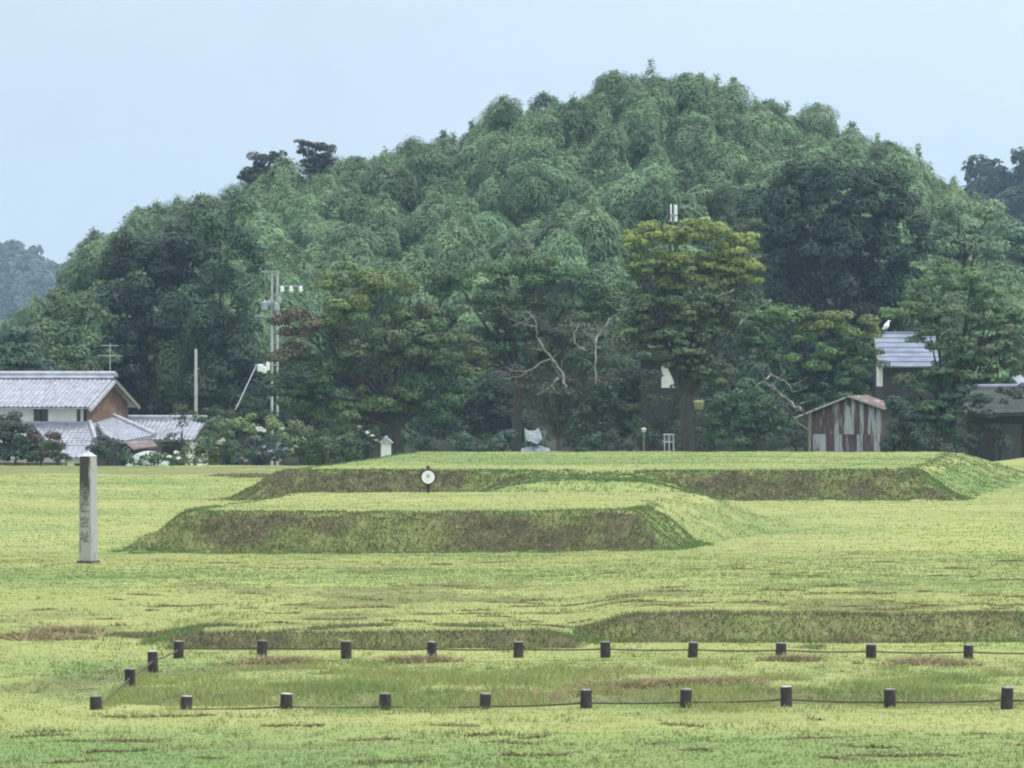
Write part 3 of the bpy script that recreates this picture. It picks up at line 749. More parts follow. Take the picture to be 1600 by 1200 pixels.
# big dark evergreen standing on the right of the hill
tree('evergreen_tree', 'huge dark evergreen tree with rounded crown on the right side of the hill', 'tree', 318, (1310, 640),
     [(1240,300,55,50),(1310,290,70,45),(1390,310,60,50),(1215,370,45,60),(1290,370,80,70),(1385,390,68,75),(1240,440,55,60),(1330,470,70,60),(1410,460,42,60),(1275,520,50,40),(1190,340,30,45)],
     clump=1.25, flat=.8, leaf=.24, col=(.030,.052,.030), trunk_r=.5, per=15, base_z=1.0, dens=1.1)
tree('broadleaf_tree', 'dark broadleaf tree poking above the bamboo at the left skyline, the more left of two', 'tree', 398, (412, 420),
     [(412,258,30,20),(393,276,20,14),(430,242,20,12)], clump=.75, flat=.75, leaf=.22, col=(.05,.06,.045), trunk_r=.22, per=14, base_z=8, dens=1.3, limbs=10)
tree('broadleaf_tree', 'dark thin-topped broadleaf tree above the bamboo skyline, just right of the other one', 'tree', 398, (490, 400),
     [(490,232,28,12),(476,225,12,7),(502,245,22,16),(488,262,20,18)], clump=.6, flat=.6, leaf=.2, col=(.045,.05,.045), trunk_r=.2, per=14, base_z=9, dens=1.3, limbs=10)
# tall trees at the left hill foot; shaded grove painted as dark leaves
tree('painted_shade_tree', 'tall tree with shade painted into its dark leaves at the left foot of the hill behind the farmhouse', 'tree', 305, (225, 700),
     [(250,385,70,50),(210,430,70,55),(300,400,60,45),(190,500,60,60),(260,480,80,60),(225,560,85,60),(215,620,80,40)], clump=1.2, flat=.75, leaf=.24, col=(.042,.068,.042), trunk_r=.45, per=13, base_z=-3, dens=1.05)
tree('painted_shade_tree', 'drooping tree with shade painted into its dark leaves between the farmhouse and the twin power poles', 'tree', 300, (345, 700),
     [(350,345,55,32,(1.4,1.4,1.2)),(370,420,50,50),(330,500,70,60),(370,560,55,70),(310,600,60,50),(400,620,40,50)], clump=1.15, flat=.85, leaf=.22, col=(.048,.078,.044), trunk_r=.35, per=13, base_z=-3, dens=1.0, droop=.5)
tree('leafy_tree', 'pale green rounded tree behind the left end of the farmhouse roof', 'tree', 300, (110, 700),
     [(95,480,42,26),(130,500,45,40),(80,530,45,38),(140,560,55,45),(60,580,45,40)], clump=1.0, flat=.8, leaf=.22, col=(.12,.18,.085), trunk_r=.3, per=14, base_z=-3)
tree('conifer_tree', 'grey green layered conifer at the far left edge above the farmhouse roof', 'tree', 285, (25, 700),
     [(20,530,40,22,(.9,1,1)),(5,560,40,30),(50,560,40,28),(25,600,50,30)], clump=.95, flat=.45, leaf=.2, col=(.06,.095,.06), trunk_r=.25, per=16, base_z=-3)
# cherry and other trees along the back of the field
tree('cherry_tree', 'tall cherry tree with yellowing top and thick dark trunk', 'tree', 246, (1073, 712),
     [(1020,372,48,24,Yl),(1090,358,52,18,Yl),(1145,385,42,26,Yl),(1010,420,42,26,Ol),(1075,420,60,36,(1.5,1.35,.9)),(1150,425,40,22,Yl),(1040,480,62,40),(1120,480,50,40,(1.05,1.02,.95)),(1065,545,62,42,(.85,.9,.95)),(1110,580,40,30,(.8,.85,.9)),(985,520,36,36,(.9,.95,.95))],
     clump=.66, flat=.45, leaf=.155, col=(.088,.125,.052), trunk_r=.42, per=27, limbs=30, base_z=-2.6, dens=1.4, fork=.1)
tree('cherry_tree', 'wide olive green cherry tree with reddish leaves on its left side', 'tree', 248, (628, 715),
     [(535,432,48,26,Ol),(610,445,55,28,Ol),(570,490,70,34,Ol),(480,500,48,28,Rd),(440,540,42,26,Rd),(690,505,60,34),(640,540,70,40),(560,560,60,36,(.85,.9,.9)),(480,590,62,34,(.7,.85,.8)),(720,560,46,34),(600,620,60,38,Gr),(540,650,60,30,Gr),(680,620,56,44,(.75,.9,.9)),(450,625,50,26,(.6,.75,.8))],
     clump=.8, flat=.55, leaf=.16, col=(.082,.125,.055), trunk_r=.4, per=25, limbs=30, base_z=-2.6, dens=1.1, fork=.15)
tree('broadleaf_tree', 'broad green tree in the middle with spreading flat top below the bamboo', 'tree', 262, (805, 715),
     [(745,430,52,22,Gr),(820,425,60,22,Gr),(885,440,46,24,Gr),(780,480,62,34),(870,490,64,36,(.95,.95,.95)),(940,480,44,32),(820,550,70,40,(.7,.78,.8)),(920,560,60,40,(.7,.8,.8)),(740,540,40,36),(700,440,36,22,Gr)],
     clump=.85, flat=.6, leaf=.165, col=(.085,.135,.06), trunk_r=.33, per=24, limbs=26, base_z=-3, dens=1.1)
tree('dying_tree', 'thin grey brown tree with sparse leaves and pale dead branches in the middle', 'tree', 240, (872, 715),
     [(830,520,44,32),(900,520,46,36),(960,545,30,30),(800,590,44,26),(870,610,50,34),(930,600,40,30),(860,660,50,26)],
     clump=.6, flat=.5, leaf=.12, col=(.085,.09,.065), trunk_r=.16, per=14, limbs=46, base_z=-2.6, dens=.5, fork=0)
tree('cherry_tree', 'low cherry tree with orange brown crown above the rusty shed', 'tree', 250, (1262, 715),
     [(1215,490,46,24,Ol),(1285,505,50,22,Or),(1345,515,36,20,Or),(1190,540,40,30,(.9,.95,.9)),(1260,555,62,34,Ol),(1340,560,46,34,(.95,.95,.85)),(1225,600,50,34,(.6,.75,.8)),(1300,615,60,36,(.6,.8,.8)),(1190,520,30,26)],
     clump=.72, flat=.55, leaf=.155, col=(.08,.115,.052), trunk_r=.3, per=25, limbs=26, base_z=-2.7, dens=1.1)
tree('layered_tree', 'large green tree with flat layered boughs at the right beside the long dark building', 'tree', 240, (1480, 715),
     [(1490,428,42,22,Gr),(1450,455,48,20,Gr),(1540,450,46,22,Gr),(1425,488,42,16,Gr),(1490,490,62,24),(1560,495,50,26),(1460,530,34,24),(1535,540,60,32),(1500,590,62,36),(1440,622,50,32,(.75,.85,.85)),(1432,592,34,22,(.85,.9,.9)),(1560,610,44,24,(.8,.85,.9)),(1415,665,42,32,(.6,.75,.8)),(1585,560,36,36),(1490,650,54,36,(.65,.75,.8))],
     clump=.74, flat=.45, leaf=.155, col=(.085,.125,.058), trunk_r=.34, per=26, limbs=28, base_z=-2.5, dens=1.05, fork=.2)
tree('leafy_tree', 'pale green willow-like tree right of the huge evergreen', 'tree', 335, (1500, 640),
     [(1490,345,56,26),(1535,330,30,18),(1475,390,48,32,(.8,.85,.9)),(1530,385,40,26,(.9,.9,.95))], clump=1.1, flat=.8, leaf=.24, col=(.115,.175,.085), trunk_r=.35, per=13, base_z=-1, droop=.6)
tree('leafy_tree', 'pale blue green tree at the right edge below the far dark hill', 'tree', 350, (1590, 640),
     [(1580,375,50,24),(1600,420,46,36,(.9,1,1)),(1565,400,36,22),(1590,480,40,36,(.8,.9,.95)),(1620,360,40,24)], clump=1.1, flat=.8, leaf=.24, col=(.12,.185,.10), trunk_r=.35, per=13, base_z=-1)
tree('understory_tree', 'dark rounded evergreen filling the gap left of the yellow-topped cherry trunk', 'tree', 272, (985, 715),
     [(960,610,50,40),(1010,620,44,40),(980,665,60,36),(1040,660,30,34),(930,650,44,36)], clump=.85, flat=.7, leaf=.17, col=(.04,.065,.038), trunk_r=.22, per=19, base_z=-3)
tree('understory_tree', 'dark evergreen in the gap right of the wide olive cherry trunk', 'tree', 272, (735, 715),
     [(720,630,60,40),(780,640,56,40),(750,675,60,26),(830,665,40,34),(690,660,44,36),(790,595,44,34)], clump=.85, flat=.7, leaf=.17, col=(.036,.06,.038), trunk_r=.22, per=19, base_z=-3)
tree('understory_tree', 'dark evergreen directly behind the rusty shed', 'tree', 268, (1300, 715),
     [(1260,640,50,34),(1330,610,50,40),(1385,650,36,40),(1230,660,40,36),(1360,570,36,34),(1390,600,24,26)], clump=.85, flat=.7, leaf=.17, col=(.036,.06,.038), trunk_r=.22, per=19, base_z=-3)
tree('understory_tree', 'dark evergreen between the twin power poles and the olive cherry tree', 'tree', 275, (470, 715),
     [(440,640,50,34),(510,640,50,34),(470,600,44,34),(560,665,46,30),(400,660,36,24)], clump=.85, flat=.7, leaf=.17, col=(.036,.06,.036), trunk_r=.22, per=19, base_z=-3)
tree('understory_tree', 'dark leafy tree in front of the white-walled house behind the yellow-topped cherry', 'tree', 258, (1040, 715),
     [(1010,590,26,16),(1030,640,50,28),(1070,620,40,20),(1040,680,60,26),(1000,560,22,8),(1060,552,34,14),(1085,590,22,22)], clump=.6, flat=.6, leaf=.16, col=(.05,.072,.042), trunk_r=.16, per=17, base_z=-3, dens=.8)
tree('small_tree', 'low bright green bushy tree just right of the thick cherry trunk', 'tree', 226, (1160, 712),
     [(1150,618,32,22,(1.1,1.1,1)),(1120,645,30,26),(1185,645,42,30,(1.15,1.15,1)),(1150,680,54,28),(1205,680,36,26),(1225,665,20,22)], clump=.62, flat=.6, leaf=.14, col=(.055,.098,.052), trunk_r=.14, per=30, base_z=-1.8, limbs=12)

# ------------------------------------------------------------------ shrubs
def shrub(label, d, base, lobes, col, clump=.5, flat=.75, leaf=.12, per=34, name='shrub', cat='shrub', base_z=None, flowers=None, group=None, dens=1.1, stems=True):
    r = tree(name, label, cat, d, base, lobes, clump=clump, flat=flat, leaf=leaf, per=per, col=col, trunk_r=.06, base_z=base_z if base_z is not None else gz1(X(base[0], d), d), limbs=8, group=group, dens=dens)
    if flowers:
        for (fx, fy, fr, fc) in flowers:
            mb = []
            c = np.array(P(fx, fy, d-1.0))-np.array(r.location)
            C, U, W, cc = clump_leaves(np.array([c]), np.array([fr]), .7, 160, .05, np.array([fc]), .8)
            me = leaves_mesh('flower_head', C, U, W, cc); me.materials.append(M['leaf']); link('flower_head', me, r)
    return r
Wt = (.75,.78,.74)
shrub('yellow green shrub with white flower heads right of the farmhouse annex', 219, (385, 726),
      [(350,672,34,22,(1.0,1.05,1.0)),(400,662,46,16,(1.1,1.15,.95)),(450,678,30,22),(370,700,42,22),(330,700,24,24),(430,700,40,22)], (.10,.15,.075), clump=.5,
      flowers=[(405,671,.24,Wt),(412,673,.15,Wt),(342,692,.2,(.6,.62,.56)),(348,688,.16,Wt),(440,670,.14,(.6,.65,.55)),(384,672,.14,(.6,.65,.5))])
shrub('grey green hydrangea with pale blue heads in front of the yellow green shrub', 214, (415, 727),
      [(400,703,30,16),(435,700,24,18),(385,712,20,10)], (.055,.08,.075), clump=.4, name='hydrangea', cat='hydrangea',
      flowers=[(412,698,.12,(.28,.33,.38)),(422,705,.13,(.28,.33,.38)),(436,694,.12,(.3,.34,.38)),(446,702,.13,(.28,.32,.36)),(428,715,.1,(.28,.3,.34)),(384,720,.1,(.5,.3,.28)),(378,716,.09,(.5,.32,.3)),(438,719,.08,(.5,.35,.3)),(404,709,.1,(.25,.3,.34)),(462,698,.11,(.28,.34,.3))])
shrub('mid green shrub between the flowering shrub and the white gatepost', 220, (505, 724),
      [(480,690,36,24),(530,695,40,20),(500,705,44,16),(565,700,30,18,(.6,.7,.8))], (.07,.105,.05), clump=.5)
shrub('sprawling shrub with white blossom leaning against the white gatepost', 221, (575, 716),
      [(570,682,20,14),(585,695,16,14),(556,700,20,14)], (.06,.09,.055), clump=.4, flowers=[(562,667,.12,(.45,.5,.48)),(574,676,.11,Wt),(582,681,.12,Wt),(588,688,.1,(.55,.58,.56))])
shrub('low dark clipped shrub just right of the white gatepost', 214, (655, 718), [(655,692,26,14),(670,700,20,12)], (.045,.07,.045), clump=.4)
shrub('low rounded pale-topped shrub midway between white gatepost and blue tarp', 214, (725, 718), [(715,692,30,14),(745,696,24,12)], (.05,.08,.05), clump=.4)
shrub('low rounded shrub with arching pale top next to the blue tarp', 214, (790, 718), [(792,690,24,13,(1.3,1.3,1.2)),(780,700,26,12)], (.055,.085,.06), clump=.4)
shrub('low dark shrub left of the thick cherry trunk', 216, (945, 716), [(940,690,34,16),(975,694,26,12)], (.042,.065,.045), clump=.42)
shrub('low dark shrub under the yellow-topped cherry, nearest its trunk', 216, (1015, 716), [(1010,690,28,14),(1035,696,18,12)], (.042,.07,.05), clump=.42)
shrub('dark shrub beside the left side of the rusty shed', 216, (1245, 716), [(1245,680,20,24),(1225,694,24,14)], (.035,.055,.042), clump=.42)
shrub('dark bush crowding the right side of the rusty shed', 202, (1415, 725), [(1412,655,26,24),(1402,632,16,14),(1425,685,34,26),(1398,690,14,22),(1460,695,26,20)], (.035,.058,.042), clump=.5)
shrub('dark leafy bush hiding the left half of the long dark building', 222, (1520, 716), [(1500,640,30,26),(1530,660,30,24),(1510,690,34,20),(1560,690,24,16),(1550,622,34,14),(1585,612,24,10),(1515,615,26,14)], (.042,.068,.048), clump=.45, dens=.8)
shrub('dark garden pine in front of the farmhouse at the left edge', 222, (25, 735), [(15,665,34,20),(30,685,40,22),(10,705,36,20),(50,705,26,18)], (.04,.065,.045), name='pine_tree', cat='pine tree', clump=.5, flat=.5)
shrub('reddish brown leafed shrub in front of the farmhouse lower roof', 220, (62, 733), [(62,680,20,18),(70,700,18,18),(80,690,12,14)], (.085,.06,.05), clump=.38, dens=.8)
shrub('small green shrub just left of the tiny grey-roofed storehouse', 219, (90, 733), [(82,700,14,18),(96,712,12,12)], (.06,.09,.05), clump=.35)
shrub('dark green shrub right behind the stone pillar', 219, (170, 732), [(160,700,16,22),(180,705,26,18),(150,712,14,14)], (.05,.08,.05), clump=.42)
shrub('low green hedge in front of the pale garden cover', 217, (240, 731), [(215,718,24,9),(245,716,26,9),(272,718,18,9)], (.06,.095,.05), clump=.32, name='hedge', cat='hedge')
shrub('thin twiggy grey tree in front of the annex roofs', 222, (283, 731), [(280,655,18,16),(270,680,20,18),(290,690,14,16)], (.06,.07,.055), name='small_tree', cat='tree', clump=.4, dens=.45, per=16)
shrub('bright green bush with white flowers at the annex gable corner', 216, (300, 729), [(300,712,26,12),(325,700,18,16),(318,665,24,14,(.8,.85,.9))], (.085,.13,.055), clump=.4, flowers=[(276,707,.16,Wt),(264,714,.15,Wt),(279,716,.12,Wt)])
shrub('green tree top rising behind the annex ridge next to the slim concrete pole', 270, (330, 735), [(290,648,22,12),(335,650,30,14),(320,668,30,14)], (.06,.095,.055), clump=.6, base_z=-3, name='small_tree', cat='tree')

# bare dead branches
def bare(label, base, d, lines, r=.09, name='bare_branch', cat='branch'):
    o = empty(name, tuple(P(*base, d))); tag(o, label, cat)
    for ln, rr in lines:
        mb = MB(); p0 = [P(a, b, d+rng.normal(0,.25))-o.location for a, b in ln]; pts = []
        for q_ in range(len(p0)-1):
            for w_ in range(3): pts.append(p0[q_].lerp(p0[q_+1], w_/3)+Vector(rng.normal(0, .045, 3)))
        pts.append(p0[-1])
        rr *= .72
        for w_ in range(4):
            a_ = pts[int(rng.integers(2, len(pts)))]; b_ = a_+Vector((rng.normal(0, .7), rng.normal(0,.4), rng.uniform(.1, 1.0))); c_ = (a_+b_)/2+Vector(rng.normal(0, .15, 3))
            mb.tube([a_, c_, b_], [rr*.4, rr*.3, rr*.1], 5)
        mb.tube(pts, [rr*(1-.65*i/(len(pts)-1)) for i in range(len(pts))], 7)
        mb.build('limb', M['bark_pale'], o, True)
    return o
t = bare('pale bare forked dead branches sticking out of the sparse grey tree', (884, 606), 238.5,
     [([(884,606),(880,588),(868,568),(851,546),(840,530),(838,515),(836,500)], .11), ([(868,566),(857,561),(838,572),(820,584),(800,590),(786,592)], .08),
      ([(873,590),(866,600),(859,606),(846,612),(838,616)], .08), ([(862,604),(872,612),(880,620)], .04),
      ([(930,600),(931,560),(931,531),(920,522),(908,514)], .08), ([(931,535),(935,524),(946,510),(956,496),(968,488),(985,480)], .09), ([(838,512),(826,508),(812,505)], .05),
      ([(915,548),(906,542),(898,535),(896,520)], .07)])
bare('pale bare crooked branch reaching left above the bushy tree near the shed', (1253, 643), 228,
     [([(1253,643),(1238,630),(1222,618),(1210,606),(1202,602),(1191,598),(1176,605),(1163,611)], .10), ([(1191,598),(1198,590),(1205,584),(1216,590),(1228,597),(1236,605),(1242,612)], .08),
      ([(1205,602),(1214,592),(1222,584),(1226,579)], .06)])
bare('thin pale zigzag branch in the orange brown cherry crown', (1155, 508), 243,
     [([(1155,508),(1160,500),(1170,495),(1180,490),(1187,480),(1196,476),(1206,468)], .07), ([(1148,452),(1130,458),(1118,466)], .06)])

# ------------------------------------------------------------------ farmhouse on the left
def local(px, py, d, o):
    p = P(px, py, d)-Vector(o.location); a = -o.rotation_euler.z
    return Vector((p.x*math.cos(a)-p.y*math.sin(a), p.x*math.sin(a)+p.y*math.cos(a), p.z))
D0 = 256.0
fh = empty('farmhouse', (X(143, D0), D0, -3.0), math.radians(-13)); tag(fh, 'two-storey farmhouse with long grey tiled roof, white wall and brown gable', 'house')
zr = Z(592, 259)+3; W8 = 8.0; zt = (Z(637, 255)+3+.1875*zr)/1.1875
wl_ = MB().box((-16, 0, 0), (-.48, W8, zt-.05)); wl_.build('wall', M['plaster'], fh)
gm = MB().prism([(0,Z(668,D0)+3),(W8,Z(668,D0)+3),(W8,zt-.1),(W8/2,zr-.25),(0,zt-.1)], 0, .14)     # gable in x=depth
gm.v = [(y_, x_, z_) for x_, y_, z_ in gm.v]; gm.v = [(a-.46, b, c) for a, b, c in gm.v]
gm.build('gable_wall', M['mud_wall'], fh)
MB().box((-.45,0,0),(-.33,W8,Z(668,D0)+2.99)).build('lower_gable_wall', M['dark_wood'], fh)
OV = .75; ovz = (zr-zt)/(W8/2)*OV
rf = MB()
rf.tiles([(-16.5,-OV,zt-ovz),(.12,-OV,zt-ovz),(.12,W8/2,zr),(-16.5,W8/2,zr)])
rf.tiles([(.12,W8+OV,zt-ovz),(-16.5,W8+OV,zt-ovz),(-16.5,W8/2,zr),(.12,W8/2,zr)])
roof = rf.build('roof', M['tile'], fh)
rc = MB(); rc.box((-16.6, W8/2-.17, zr+.0), (.10, W8/2+.17, zr+.24)); 
rc.tube([(-16.6, W8/2, zr+.34), (.16, W8/2, zr+.34)], .13, 10); rc.tube([(-16.6, W8/2-.22, zr+.08), (.14, W8/2-.22, zr+.08)], .07, 8)
rc.build('ridge', M['tile_pale'], roof)
rc = MB(); rc.lathe([(.0,0),(.2,.02),(.24,.1),(.16,.3),(.0,.36)], (.14, W8/2, zr+.05), 10); rc.build('ridge_end_tile', M['tile_dark'], roof)
for sgn in (0, 1):
    b_ = MB(); y0 = -OV if sgn == 0 else W8+OV
    b_.slab([(.08,y0,zt-ovz-.02),(.22,y0,zt-ovz-.02),(.22,W8/2,zr-.02),(.08,W8/2,zr-.02)], .22); b_.build('bargeboard', M['wood'] if sgn else M['tile_pale'], roof)
w_ = MB().box((-3.65,-.03,Z(664,D0)+3.1), (-2.75,.06,zt-.12)); w = w_.build('window', M['glass'], fh)
MB().box((-7.0,-.06,Z(664,D0)+2.95), (-.6,.0,Z(664,D0)+3.06)).build('sill', M['plaster'], w)
MB().box((-3.23,-.07,Z(664,D0)+3.1), (-3.16,-.035,zt-.12)).build('mullion', M['dark_wood'], w)
MB().box((-.92,-.04,Z(664,D0)+3.1), (-.70,.06,zt-.1)).build('window', M['glass'], fh)
MB().box((-.5,-.05,.5), (-.32,.05,zt-.1)).build('corner_post', M['dark_wood'], fh)
MB().box((-16,-.1,zt-.22), (-.35,-.02,zt-.03)).build('eave_shade_strip', M['dark_wood'], fh)  # dark strip added to stand for the shade under the eave
# lower pent roof along the front, hipped at its right end
z1 = Z(662, D0)+3; z2 = Z(693, D0-2)+3
pr = MB(); pr.tiles([(-7.5,-2.3,z2),(1.1,-2.3,z2),(-.1,-.02,z1),(-7.5,-.02,z1)], th=.12)
pr.tiles([(1.1,-2.3,z2),(2.1,1.2,z2+.05),(.3,1.2,z1+.05),(-.1,-.02,z1)], th=.12)
lowroof = pr.build('lower_roof', M['tile'], fh)
hp = MB(); hp.tube([(-.1,-.02,z1+.12),(.5,-1.16,(z1+z2)/2+.14),(1.1,-2.3,z2+.14)], .13, 8); hp.tube([(-7.5,.0,z1+.06),(-.1,-.0,z1+.06)], .09, 8)
hp.build('hip_ridge', M['tile_pale'], lowroof)
MB().tube([(1.05,-2.5,z2+.18),(1.05,-2.32,z2+.18)], .22, 12).build('round_end_tile', M['tile_dark'], lowroof)
MB().box((-7.3,-1.7,0), (.2,-.1,z2+.1)).build('lower_wall', M['wood'], fh)

# hipped annex to the right of the farmhouse
ax_ = empty('annex', (X(200, 252), 252, -3.0), math.radians(-13)); tag(ax_, 'low hipped grey tiled annex joining the farmhouse to the gabled outbuilding', 'annex')
A = [local(152,660,256,ax_), local(178,652,258,ax_), local(243,681,253,ax_), local(195,690,250.5,ax_), local(166,684,250,ax_)]
am = MB(); am.tiles([A[3],A[2],A[1],A[0]], th=.12); am.tiles([A[4],A[3],A[0],A[0]+Vector((-.02,0,0))], th=.1)
ar = am.build('roof', M['tile'], ax_)
hr = MB(); hr.tube([A[1]+Vector((0,0,.12)), (A[1]+A[2])/2+Vector((0,0,.14)), A[2]+Vector((0,0,.12))], .12, 8); hr.build('hip_ridge', M['tile_pale'], ar)
zmin = min(A[3].z, A[2].z)
MB().box((A[4].x+.3, .4, 0), (A[2].x-.2, 3.2, zmin-.1)).build('wall', M['dark_wood'], ax_)
# gabled outbuilding behind
ob = empty('outbuilding', (X(292, 262), 262, -3.0), math.radians(-13)); tag(ob, 'small grey tiled outbuilding with white plaster gable right of the annex', 'outbuilding')
ze = Z(682, 262)+3; zg = Z(657, 264)+3; dW = 4.4
MB().box((-6, 0, 0), (-.1, dW, ze)).build('wall', M['dark_wood'], ob)
g2 = MB().prism([(0,0),(dW,0),(dW,ze-.05),(dW/2,zg-.15),(0,ze-.05)], 0, .12); g2.v = [(y_-.12, x_, z_) for x_, y_, z_ in g2.v]; g2.build('gable_wall', M['plaster'], ob)
orf = MB(); k_ = (zg-ze)/(dW/2)*.5
orf.tiles([(-6.2,-.5,ze-k_),(.6,-.5,ze-k_),(.6,dW/2,zg),(-6.2,dW/2,zg)], th=.1); orf.tiles([(.6,dW+.5,ze-k_),(-6.2,dW+.5,ze-k_),(-6.2,dW/2,zg),(.6,dW/2,zg)], th=.1)
orr = orf.build('roof', M['tile'], ob)
MB().box((-6.3,dW/2-.14,zg),(.5,dW/2+.14,zg+.16)).tube([(-6.3,dW/2,zg+.22),(.6,dW/2,zg+.22)], .1, 8).build('ridge', M['tile_pale'], orr)
bb = MB(); bb.slab([(.55,-.5,ze-k_-.02),(.68,-.5,ze-k_-.02),(.68,dW/2,zg-.02),(.55,dW/2,zg-.02)], .16); bb.slab([(.55,dW+.5,ze-k_-.02),(.68,dW+.5,ze-k_-.02),(.68,dW/2,zg-.02),(.55,dW/2,zg-.02)], .16); bb.build('bargeboard', M['dark_wood'], orr)
# lean-to with rusty pink roof
lt = empty('lean_to', (X(220, 246), 246, -3.0)); tag(lt, 'low lean-to with rusty pinkish metal roof in front of the annex', 'lean-to')
Q = [local(208,702,244,lt), local(246,697,244,lt), local(238,687,248,lt), local(193,689,248,lt)]
MB().slab(Q, .06).build('roof', M['rust_roof'], lt)
MB().box((Q[0].x+.1, -1.2, 0), (Q[1].x-.1, 1.6, Q[0].z-.16)).build('wall', M['dark_wood'], lt)
# little storehouse in front
sh = empty('storehouse', (X(120, 238), 238, -3.0)); tag(sh, 'tiny storehouse with pale blue grey tiled roof between the garden shrubs', 'storehouse')
Q = [local(90,716,236.5,sh), local(141,716,236.5,sh), local(152,697,239,sh), local(104,697,239,sh)]
sr = MB().tiles([Q[0],Q[1],Q[2],Q[3]], th=.1).build('roof', M['tile'], sh)
MB().box((Q[0].x+.5, -1.1, 0), (Q[1].x-.1, 1.6, Q[0].z-.15)).build('wall', M['plaster'], sh)
MB().box((Q[0].x+.9, -1.14, .3), (Q[0].x+1.6, -1.1, Q[0].z-.3)).build('door', M['dark_wood'], sh)
MB().tube([Q[3]+Vector((0,0,.08)), Q[2]+Vector((0,0,.08))], .08, 8).build('ridge', M['tile_pale'], sr)
# boundary wall with coping
bw = empty('boundary_wall', (X(45, 224), 224, -3.0)); tag(bw, 'grey boundary wall with white tiled coping behind the dark garden pine', 'wall')
x0, x1 = X(-60, 224)-bw.location.x, X(100, 224)-bw.location.x; zw = Z(717, 224)+3
MB().box((x0,-.12,0),(x1,.12,zw-.18)).build('wall_body', M['wood'], bw)
MB().prism([(x0,zw-.18),(x1,zw-.18),(x1,zw-.02),(x0,zw-.02)], -.25, .25).tube([(x0,0,zw+.02),(x1,0,zw+.02)], .08, 8).build('coping', M['tile_pale'], bw)
# garden cover
gc = empty('garden_cover', (X(232, 222), 222, -3.0)); tag(gc, 'long low pale green plastic garden cover in front of the annex', 'garden cover')
L_ = (X(262,222)-X(195,222)); hc = Z(705, 222)+3
m_ = MB()
rows_ = []
for i in range(12):
    xx = -L_/2+L_*i/11; hh_ = hc*(.90+.12*math.sin(math.pi*i/11))
    rows_.append([(xx, -.7*math.cos(a_), hh_-.75+.7*math.sin(a_)) for a_ in np.linspace(0, math.pi, 9)])
for r_ in rows_: m_.v += r_
m_.f += [(i*9+j, i*9+j+1, (i+1)*9+j+1, (i+1)*9+j) for i in range(11) for j in range(8)]+[tuple(range(9)), tuple(range(99+8, 98, -1))]
m_.build('cover_sheet', M['plastic'], gc, False)
h_ = MB()
for i in (0, 3, 6, 9, 11): h_.tube([(-L_/2+L_*i/11, -.6, 0), (-L_/2+L_*i/11, -.6, hc-.7)], .03, 6); h_.tube([(-L_/2+L_*i/11, .6, 0), (-L_/2+L_*i/11, .6, hc-.7)], .03, 6)
h_.build('hoops', M['metal_grey'], gc)

# TV antenna on the roof
an = empty('tv_antenna', (X(172, 262), 262, -3.0)); tag(an, 'thin television antenna standing behind the farmhouse gable', 'antenna')
zb, ztp = 0, Z(536, 262)+3
MB().tube([(0,0,zb),(0,0,ztp)], .035, 6).build('mast', M['metal_grey'], an)
for zz, wv in ((Z(556,262)+3, .75), (Z(540,262)+3, .5)):
    m_ = MB(); m_.tube([(-wv,0,zz),(wv,0,zz)], .03, 6)
    for q in range(5): m_.tube([(-wv+wv*2*q/4,-.4,zz),(-wv+wv*2*q/4,.4,zz)], .02, 5)
    m_.build('antenna_array', M['metal_grey'], an)

# ------------------------------------------------------------------ other buildings
gp_ = empty('gatepost', (X(603, 218), 218, -3.0)); tag(gp_, 'white plastered gatepost with grey tiled cap at the field edge under the trees', 'gatepost')
zz = Z(692, 218)+3; wv = 7.5/(F/218)
MB().box((-wv,-.4,0),(wv,.4,zz)).build('pier', M['plaster'], gp_)
MB().prism([(-wv-.12,zz),(wv+.12,zz),(wv*.6,zz+.22),(-wv*.6,zz+.22)], -.55, .55).tube([(0,-.6,zz+.27),(0,.6,zz+.27)], .09, 8).build('tiled_cap', M['tile'], gp_)

hc_ = empty('house', (X(1372, 262), 262, -3.0), 0); tag(hc_, 'house with smooth blue grey roof behind the layered tree on the right', 'house')
Q = [local(1375,573,259.5,hc_), local(1470,573,259.5,hc_), local(1462,521,263.5,hc_), local(1367,521,263.5,hc_)]
r_ = MB()
for j in range(7):
    a_ = [Q[0].lerp(Q[3], j/7), Q[1].lerp(Q[2], j/7), Q[1].lerp(Q[2], (j+1)/7), Q[0].lerp(Q[3], (j+1)/7)]
    up = Vector((0,-.02,.04)); r_.slab([a_[0]+up, a_[1]+up, a_[2], a_[3]], .09)
hr_ = r_.build('roof', M['slate'], hc_)
MB().tube([Q[3]+Vector((-.1,0,.03)), Q[2]+Vector((.1,0,.03))], .07, 8).build('ridge', M['slate'], hr_)
MB().slab([Q[0]+Vector((-.10,-.05,.03)), Q[0]+Vector((.0,-.05,.03)), Q[3]+Vector((.0,-.05,.03)), Q[3]+Vector((-.10,-.05,.03))], .2).build('bargeboard', M['wood'], hr_)
MB().box((Q[0].x+.25, Q[0].y+.7, 0), (Q[1].x-.3, Q[0].y+7, Q[0].z-.05)).build('wall', M['dark_wood'], hc_)
MB().box((Q[0].x+.0, Q[0].y+.75, Q[0].z-1.2), (Q[0].x+.24, Q[0].y+2.5, Q[0].z+.2)).build('side_wall', M['plaster'], hc_)

